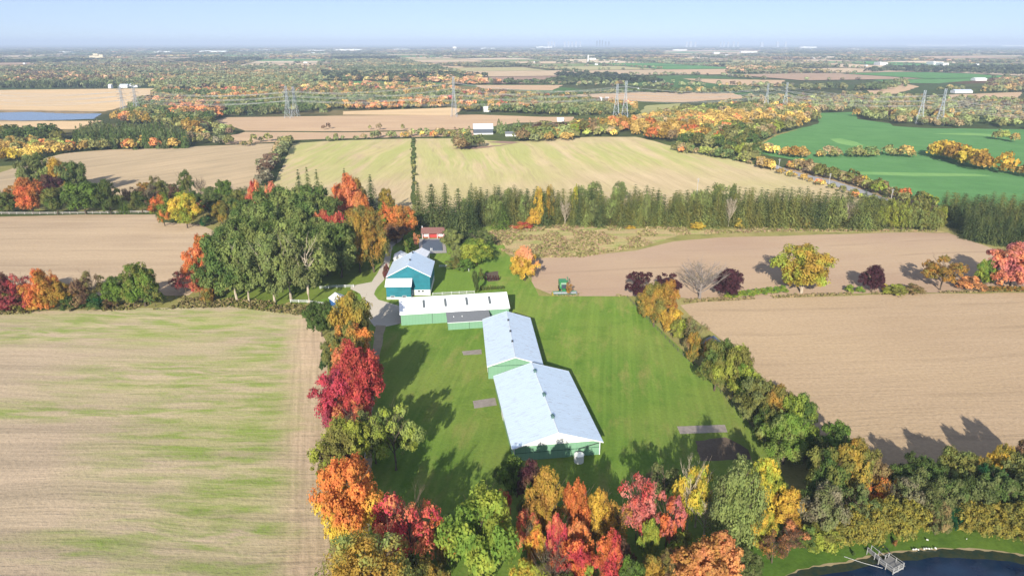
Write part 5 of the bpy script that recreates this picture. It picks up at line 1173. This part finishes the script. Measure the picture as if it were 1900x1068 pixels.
for sx in (-1, 1):
    wv = MB().tube([(sx*1.45,1.3,.95),(sx*2.1,1.3,.95)], [.95,.95], 18).build('front_wheel', M_blk, cb_); MB().tube([(sx*2.1,1.3,.95),(sx*2.16,1.3,.95)], [.5,.5], 14).build('rim', M_cy, wv)
    wv = MB().tube([(sx*1.2,6.2,.6),(sx*1.65,6.2,.6)], [.6,.6], 14).build('rear_wheel', M_blk, cb_); MB().tube([(sx*1.65,6.2,.6),(sx*1.7,6.2,.6)], [.3,.3], 12).build('rim', M_cy, wv)
    MB().prism([(sx*5.05-.12,.2),(sx*5.05+.12,.2),(sx*5.05+.05,1.3),(sx*5.05-.05,1.3)], -3.6, -1.6).build('divider', M_cy if sx < 0 else M_steel, cb_)
b = MB(); b.box(-5,5,-2.0,-1.8,.3,1.5); b.box(-5,5,-3.0,-2.0,.25,.36); b.build('header', M_cg, cb_); MB().tube([(-4.9,-2.2,.75),(4.9,-2.2,.75)], .3, 10).build('auger', M_steel, cb_)
b = MB()
for k in range(6):
    t_ = k*math.pi/3; b.tube([(-4.8,-2.9+.55*math.cos(t_),1.1+.55*math.sin(t_)),(4.8,-2.9+.55*math.cos(t_),1.1+.55*math.sin(t_))], .05, 4)
for xx in (-4.8,-1.6,1.6,4.8): b.tube([(xx-.05,-2.9,1.1),(xx+.05,-2.9,1.1)], [.5,.5], 6)
b.build('reel', M_steel, cb_); MB().prismx([(-1.9,.4),(1.2,1.2),(1.2,2.1),(-1.9,1.2)], -.7, .7).build('feeder_house', M_cg, cb_)
MB().tube([(1.5,2.2,3.9),(2.3,3.4,4.3),(2.6,8.2,4.2)], [.22,.2,.2], 8).build('unloading_tube', M_cg, cb_)
for sx in (-.9,.9): MB().tube([(sx*2.0,1.0,2.0),(sx*1.9,-.3,2.2)], .06, 4).build('mirror_arm', M_steel, cb_)
# overturned canoe by the meadow
x_, y_ = P(956,421.5); cn = MB(); N_ = 14
vs = []; 
for i in range(N_+1):
    t_ = i/N_*2-1; w_ = .9*(1-abs(t_)**2.4)+.02; vs += [(t_*4, -w_, 0), (t_*4, -w_*.6, .55+.35*abs(t_)**3), (t_*4, 0, .75+.3*abs(t_)**3), (t_*4, w_*.6, .55+.35*abs(t_)**3), (t_*4, w_, 0)]
cn.add(vs, [(i*5+j, (i+1)*5+j, (i+1)*5+j+1, i*5+j+1) for i in range(N_) for j in range(4)]); cv = cn.build('canoe', simple('orange red hull', (.52,.10,.05), .5), smooth=True); cv.location = (x_, y_, .2); cv.rotation_euler = (0,0,R(-4)); tag(cv, 'long orange-red upturned canoe lying at the meadow edge by the belt', 'canoe')
# pond dock
M_dkw = simple('greyed white paint', (.42,.42,.40), .7); M_plk = simple('grey planks', (.22,.215,.20), .9)
x_, y_ = P(1652,1052); dk = empty('pond_dock', (x_, y_, 0), R(28)); tag(dk, 'square grey dock with white railings and gangway on the pond', 'dock')
s = 1.6
b = MB()
for k in range(13): b.box(-s+k*.3, -s+k*.3+.27, -s, s, .62, .70)
b.build('deck', M_plk, dk); MB().box(-s,s,-s-.06,-s,.35,.68).build('skirt', M_dkw, dk); MB().box(s,s+.06,-s,s,.35,.68).build('skirt', M_dkw, dk)
for (px_, py_) in [(-s,-s),(0,-s),(s,-s),(s,0),(s,s),(.5,s),(-s,s),(-s,0)]: MB().box(px_-.06,px_+.06,py_-.06,py_+.06,-.3,1.75).build('post', M_dkw, dk)
b = MB()
for z in (1.2, 1.7): b.tube([(-s,s,z),(-s,-s,z),(s,-s,z),(s,s,z),(.5,s,z)], .045, 4)
b.build('railing', M_dkw, dk)
b = MB()
for k in range(9): b.box(-.95, .15, s+.1+k*.34, s+.38+k*.34, .55+k*.035, .62+k*.035)
b.build('gangway', M_plk, dk)
for xx in (-1.0, .2): MB().tube([(xx,s,1.55),(xx,s+3.1,1.9)], .05, 4).build('gangway_rail', M_dkw, dk)
for xx in (-1.0, .2):
    for yy in (s+1.3, s+3.0): MB().box(xx-.05,xx+.05,yy-.05,yy+.05,.1,1.85).build('gangway_post', M_dkw, dk)
a = Vector((*P(1566,1034),.3)); b_ = Vector((*P(1637,1059),.75)); rp = MB().tube([a, a.lerp(b_,.5)-Vector((0,0,.15)), b_], .035, 4).build('mooring_rope', M_white); tag(rp, 'taut pale mooring rope from the bank to the dock', 'rope')
x_, y_ = P(1632,1029); b = MB(); b.tube([(0,0,0),(.3,.2,1.2),(1.6,.5,1.4),(2.4,.3,.1)], .06, 5); b.tube([(0,.9,0),(.3,1.1,1.2),(1.6,1.4,1.4),(2.4,1.2,.1)], .06, 5); q = b.build('ramp_rail', M_dark); q.location = (x_, y_, 0); tag(q, 'dark bent pipe handrail on the shore behind the dock', 'handrail')
rk = np.random.default_rng(4)
for i, (px_, py_) in enumerate([(1694,1022),(1699,1021.5),(1703,1022),(1714,1020.5),(1718,1020),(1723,1020.5),(1728,1020),(1735,1019.5),(1720,1004),(1793,1002)]):
    x_, y_ = P(px_, py_); m = MB(); vs = []; 
    m.tube([(-.3,0,0),(-.15,0,.22),(.1,.02,.28),(.28,0,.02)], [.12,.26,.24,.08], 7); q = m.build('shore_rock', M_stone); q.location = (x_, y_, .33); q.scale = (rk.uniform(.35,.7),)*3; q.rotation_euler = (0,0,rk.uniform(0,6))
    tag(q, 'small pale rock at the waterline of the pond' if i < 8 else ('small pale rock on the pond lawn, left one' if i == 8 else 'small pale rock on the pond lawn, right one'), 'rock', 'pale rocks along the pond' if i < 8 else None)
# ---------------------------------------------------------------- power line
M_pyl = simple('pylon steel', (.50,.55,.58), .5, .2, var=.05); M_wire = simple('aluminium wire', (.72,.72,.66), .4, .3)
def lattice(H, bw, tw, arms, r=.16):
    m = MB(); zs = [H*k for k in (0,.18,.34,.48,.60,.70,.80,.90,1.)]; wd = [bw+(tw-bw)*min(1, z/(H*.62)) for z in zs]
    for sx, sy in ((-1,-1),(1,-1),(1,1),(-1,1)): m.tube([(sx*w_/2, sy*w_/2, z) for z, w_ in zip(zs, wd)], r, 4)
    for i in range(len(zs)-1):
        a, b = wd[i]/2, wd[i+1]/2; z0, z1 = zs[i], zs[i+1]
        for (p, q) in (((-1,-1),(1,-1)),((1,-1),(1,1)),((1,1),(-1,1)),((-1,1),(-1,-1))):
            m.tube([(p[0]*a,p[1]*a,z0),(q[0]*b,q[1]*b,z1)], r*.6, 3, False); m.tube([(q[0]*a,q[1]*a,z0),(p[0]*b,p[1]*b,z1)], r*.6, 3, False); m.tube([(p[0]*b,p[1]*b,z1),(q[0]*b,q[1]*b,z1)], r*.5, 3, False)
    arm = []
    for z, L_ in arms:
        k = MB()
        for s in (-1, 1):
            for sy in (-.6,.6): k.tube([(0,sy*tw/2,z),(s*L_,0,z-.2)], r*.7, 3, False); k.tube([(0,sy*tw/2,z+1.8),(s*L_,0,z-.2)], r*.6, 3, False)
        arm.append(k)
    ins = MB()
    for z, L_ in arms:
        for s in (-1, 1): ins.tube([(s*L_,0,z-.2),(s*L_,0,z-2.6)], .16, 4)
    return m, arm, ins
def pylon(px, pb, pt, label, rz, bw=9, tw=2.4, nar=3):
    x, y = P(px, pb); H = height_at(px, pb, pt); e = empty('pylon', (x, y, 0), rz); tag(e, label, 'pylon')
    arms = [(H*.62, 8.5),(H*.76, 9.5),(H*.90, 7.5)][:nar]
    m, arm, ins = lattice(H, bw, tw, arms, .17*max(1, y/1000)); m.build('tower', M_pyl, e)
    for k in arm: k.build('cross_arm', M_pyl, e)
    ins.build('insulator', M_wire, e)
    return (x, y, H, arms, rz)
fr = [pylon(232,219,160,'leftmost steel pylon, the nearer of its pair above the red wood',R(80)), pylon(536,219,160,'nearer pylon of the pair standing at the tan field left of centre',R(82)),
      pylon(843,217,142,'single tall narrow pylon behind the striped fields',R(78),8,2.2), pylon(1143,218,156,'left pylon of the pair right of centre',R(75)),
      pylon(1420,206,155,'left pylon of the hazy pair above the golden wood',R(72)), pylon(1705,230,168,'left pylon of the hazy pair near the right edge',R(70))]
bk = [pylon(256,214,158,'fainter pylon just right of the leftmost one',R(80)), pylon(549,216,161,'farther pylon of the pair standing at the tan field',R(82)),
      pylon(1159,217,150,'right pylon of the pair right of centre',R(75)), pylon(1455,205,153,'right pylon of the hazy pair above the golden wood',R(72)), pylon(1742,232,165,'right pylon of the hazy pair near the right edge',R(70))]
def wires(chain, name):
    ends = []
    x0, y0, H, ar, rz = chain[0]; a, b = chain[0], chain[1]
    def ext(p, q): return (p[0]*2-q[0], p[1]*2-q[1], p[2], p[3], p[4])
    ch = [ext(chain[0], chain[1])] + chain + [ext(chain[-1], chain[-2])]
    for k in range(3):
        for s in (-1, 1):
            pts = []
            for (p, q) in zip(ch[:-1], ch[1:]):
                d = Vector((q[0]-p[0], q[1]-p[1])).normalized(); nrm = Vector((-d.y, d.x))*s
                A_ = Vector((p[0]+nrm.x*p[3][k][1], p[1]+nrm.y*p[3][k][1], p[3][k][0]-2.8)); B_ = Vector((q[0]+nrm.x*q[3][k][1], q[1]+nrm.y*q[3][k][1], q[3][k][0]-2.8))
                L_ = (B_-A_).length
                for i in range(13):
                    t_ = i/12; v = A_.lerp(B_, t_); v.z -= 4*min(9., L_*.028)*t_*(1-t_)
                    if not pts or i: pts.append(v)
            o = MB().tube(pts, .13, 3, False).build('power_line', M_wire); tag(o, 'pale conductor of the %s circuit strung from pylon to pylon' % name, 'power line', 'conductors of the %s circuit' % name)
wires(fr, 'nearer'); wires(bk, 'farther')
# roadside wooden poles
def upole(px, pb, pt, label):
    x, y = P(px, pb); h = height_at(px, pb, pt); e = empty('utility_pole', (x, y, 0), R(20)); tag(e, label, 'utility pole')
    MB().tube([(0,0,0),(0,0,h)], [.22,.16], 6).build('pole', M_wood, e); MB().box(-1.3,1.3,-.08,.08,h-1.0,h-.75).build('cross_arm', M_wood, e); MB().tube([(.35,0,h-2.6),(.35,0,h-1.5)], .28, 8).build('transformer', M_steel, e)
upole(1444,318,294,'wooden utility pole at the far end of the gravel road'); upole(1538,343,321,'middle wooden utility pole on the gravel road'); upole(1652,378,350,'nearest wooden utility pole on the gravel road')
upole(1292,372,330,'bare pale pole rising from the conifer belt'); upole(262,392,372,'short pole behind the white fence') if False else None
# farm in the middle distance
def simple_barn(name, label, cat, px, pb, wpx, Ln, e_, r_, rz, wm, rm, axis='x', base=None):
    x, y = P(px, pb); w_ = width_m(wpx, x, y, 3); g = empty(name, (x, y, 0), rz); tag(g, label, cat)
    m = MB(); m.box(0, w_, 0, Ln, 0, e_); 
    if axis == 'x':
        m.prismx([(0,e_),(Ln,e_),(Ln/2,r_)], 0, w_); m.build('wall', wm, g); q = MB(); s = (r_-e_)/(Ln/2)
        q.prismx([(-.4,e_-s*.4+.05),(Ln/2,r_+.05),(Ln/2,r_+.3),(-.4,e_-s*.4+.3)], -.4, w_+.4); q.prismx([(Ln/2,r_+.05),(Ln+.4,e_-s*.4+.05),(Ln+.4,e_-s*.4+.3),(Ln/2,r_+.3)], -.4, w_+.4); q.build('roof', rm, g)
    else:
        m.prism([(0,e_),(w_,e_),(w_/2,r_)], 0, Ln); m.build('wall', wm, g); q = MB()
        q.prism([(w_/2,r_+.05),(-.4,e_-.2),(-.4,e_+.05),(w_/2,r_+.3)], -.4, Ln+.4); q.prism([(w_/2,r_+.3),(w_+.4,e_+.05),(w_+.4,e_-.2),(w_/2,r_+.05)], -.4, Ln+.4); q.build('roof', rm, g)
    if base: MB().box(-.05, w_+.05, -.06, Ln+.05, 0, 1.6).build('base', base, g)
    return g
M_slate = simple('dark weathered boards', (.10,.12,.15), .8); M_lroof = simple('light blue tin roof', (.70,.76,.82), .4, .2)  # tin roof has one even light blue of its own
simple_barn('farm_barn', 'dark barn with pale tin roof and white base in the middle distance', 'barn', 879, 250, 36, 12, 6.5, 11.5, R(6), M_slate, M_lroof, 'x', M_stone)
simple_barn('farm_house', 'long low white building with dark roof panels beside the dark barn', 'house', 938, 253, 38, 10, 2.6, 4.6, R(3), M_white, M_shing)
simple_barn('farm_house', 'small white house among red trees beneath the power line', 'house', 898, 208, 13, 9, 5, 8, R(10), M_white, M_white)
simple_barn('shed', 'small white roofed shed beside the orange tree in the middle distance', 'shed', 1034, 226, 12, 8, 3, 5, R(0), M_white, M_white)
simple_barn('farm_barn', 'long white barn at the far right behind the pale wood', 'barn', 1772, 173, 34, 16, 4, 7, R(3), M_white, M_lroof)
simple_barn('farm_barn', 'small white barn at the right edge beside the far green field', 'barn', 1810, 150, 22, 20, 5, 8, R(3), M_white, M_white)
simple_barn('farm_house', 'white house left of the far pylons above the wheat field', 'house', 222, 163, 14, 12, 5, 8, R(3), M_white, M_lroof)
simple_barn('farm_house', 'white house beside the fainter left pylon', 'house', 240, 162, 16, 12, 5, 8, R(-6), M_white, M_lroof)
simple_barn('farm_house', 'tiny white house at the far left of the wheat field', 'house', 201, 164, 5, 10, 6, 9, R(0), M_white, M_white)
for i, (px, pb, w_) in enumerate([(1112,187,5),(1124,187,6),(1180,169,7),(1212,152,6)]):
    simple_barn('farm_house', ['tiny white house left of the paired pylons','tiny pale house close to the paired pylons','small white roof right of the paired pylons','tiny white farm right of centre'][i], 'house', px, pb, w_, 10, 4, 6, 0, M_white, M_white)
# far buildings
def block(name, label, cat, px, pb, wpx, h, dp=40, m=None, group=None):
    x, y = P(px, pb); w_ = wpx/FPX*depth_at(x, y); b = MB(); b.box(-w_/2, w_/2, 0, dp, 0, h); b.box(-w_*.3, -w_*.1, dp*.3, dp*.7, h, h+h*.15); o = b.build(name, m or M_white); o.location = (x, y, 0); tag(o, label, cat, group); return o
x, y = P(179,111); e = empty('apartment_block', (x, y, 0)); tag(e, 'cream apartment block standing over the far left woods', 'building')
M_cream = simple('cream render', (.62,.54,.38), .8)
MB().box(-42,42,0,30,0,24).build('wing', M_cream, e); MB().box(-16,14,-4,34,24,36).build('tower', M_cream, e); MB().box(14.2,40,4,26,24,30).build('penthouse', M_cream, e)
x, y = P(844,96); e = empty('water_tower', (x, y, 0)); tag(e, 'white water tower on the far plain left of centre', 'water tower')
MB().tube([(0,0,0),(0,0,32)], [6,6], 12).build('column', M_white, e); MB().tube([(0,0,30),(0,0,36),(0,0,52),(0,0,58)], [8,26,26,8], 16).build('tank', M_white, e)
x, y = P(1091,116); e = empty('silo', (x, y, 0)); tag(e, 'thin white tower beside a white barn on the far plain', 'silo')
MB().tube([(0,0,0),(0,0,36)], [3,3], 10).build('shaft', M_white, e); MB().tube([(0,0,36),(0,0,39)], [3,.5], 10).build('cap', M_white, e)
block('warehouse', 'white barn beside the thin tower on the far plain', 'barn', 1100, 111, 12, 9)
WH = [(395,97,50,'longest white warehouse at the far left'),(455,96,40,'white warehouse right of the longest one at the far left'),(500,95,44,'white warehouse in the row far left of the centre'),(590,96,40,'white warehouse beneath the far left water tank'),
      (640,94,34,'white warehouse just right of the one beneath the tank'),(660,93.5,24,'short white warehouse left of the white water tower'),(300,98,30,'white warehouse above the russet wood'),(120,99,22,'pale shed far left beyond the apartment block'),
      (745,93,30,'pale warehouse between two white ones on the far plain'),(905,91,26,'pale warehouse right of the white water tower'),(1010,90,30,'pale flat shed under the skyline'),(1262,94,26,'white shed below the right skyline'),(1390,98,30,'white shed on the far tan field'),
      (1660,83,90,'longest white roof on the right horizon'),(1740,85,110,'long white warehouse on the right horizon'),(1820,84,70,'white warehouse towards the right edge of the horizon'),(1880,86,40,'white warehouse at the right end of the horizon'),
      (1590,93,24,'small white building far right of centre'),(1500,90,30,'pale building beneath the white high-rises'),(1330,100,10,'tiny white house on the far plain right of centre'),(1640,122,14,'small white building in the dark far right wood'),(1740,121,16,'white building in the dark far right wood'),(1755,123,10,'pale building at the end of the dark far right wood')]
for px, pb, w_, l in WH: block('warehouse', l, 'warehouse', px, pb, w_, 14 if pb > 90 else 30, 60)
rw = random.Random(3)
for i in range(26):
    px = rw.uniform(20,1880); pb = rw.uniform(98,124); block('far_house', 'tiny pale house scattered over the far plain', 'house', px, pb, rw.uniform(3,7), 7, 14, group='pale houses over the far plain')
# skyline on the horizon
M_tow = simple('dark tower', (.14,.17,.22), .6); M_tow2 = simple('pale tower', (.48,.50,.54), .6)
def tower(px, w_, top, m, label, group):
    D = 17000.; top += 2.6; x = (px-CX)/FPX*D*cp; v = (top-CY)/FPX; H = CAM_H - D*(sp_+v*cp)/(cp-v*sp_); ww = w_/FPX*D
    b = MB(); b.box(-ww/2, ww/2, 0, ww, 0, H*.93); b.box(-ww*.3, ww*.3, ww*.2, ww*.8, H*.93, H); o = b.build('skyscraper', m); o.location = (x, D, 0); tag(o, label, 'skyscraper', group)
for px, w_, tp in [(1108,3,73),(1113,3,71.5),(1118,2.6,72.5),(1124,3,74),(1130,3,74.5)]: tower(px, w_, tp, M_tow, 'dark high-rise in the cluster on the centre horizon', 'dark high-rises on the horizon')
for px, w_, tp in [(1018,3,75),(1024,3,74),(1029,2.4,75),(1048,3,75),(1055,3,74.5),(1062,2.5,74.5),(1069,3,74.5),(1077,2,74)]: tower(px, w_, tp, M_tow2, 'white high-rise in the left cluster on the horizon', 'white high-rises left of the dark cluster')
for px, w_, tp in [(1275,3,75),(1282,4,74),(1291,3,75.5),(1338,2,75),(1344,2,75),(1352,2.5,75),(1362,3,74.5),(1370,2.5,75),(1415,5,76),(1444,4,75),(1459,3,75)]: tower(px, w_, tp, M_tow2, 'white high-rise in the scattered group on the right horizon', 'white high-rises right of the dark cluster')
# ---------------------------------------------------------------- haze
t = NT('haze'); v = t.n('VolumePrincipled'); v.inputs['Color'].default_value = (.66,.80,1.0,1); v.inputs['Density'].default_value = 0.95e-4; v.inputs['Anisotropy'].default_value = -.12
t.l(v.outputs[0], t.out.inputs['Volume'])
hz = MB(); hz.box(-61000, 61000, -1500, 71000, -1.0, 190.0); tag(hz.build('haze', t.m), kind='stuff', label='thin blue haze over the plain')
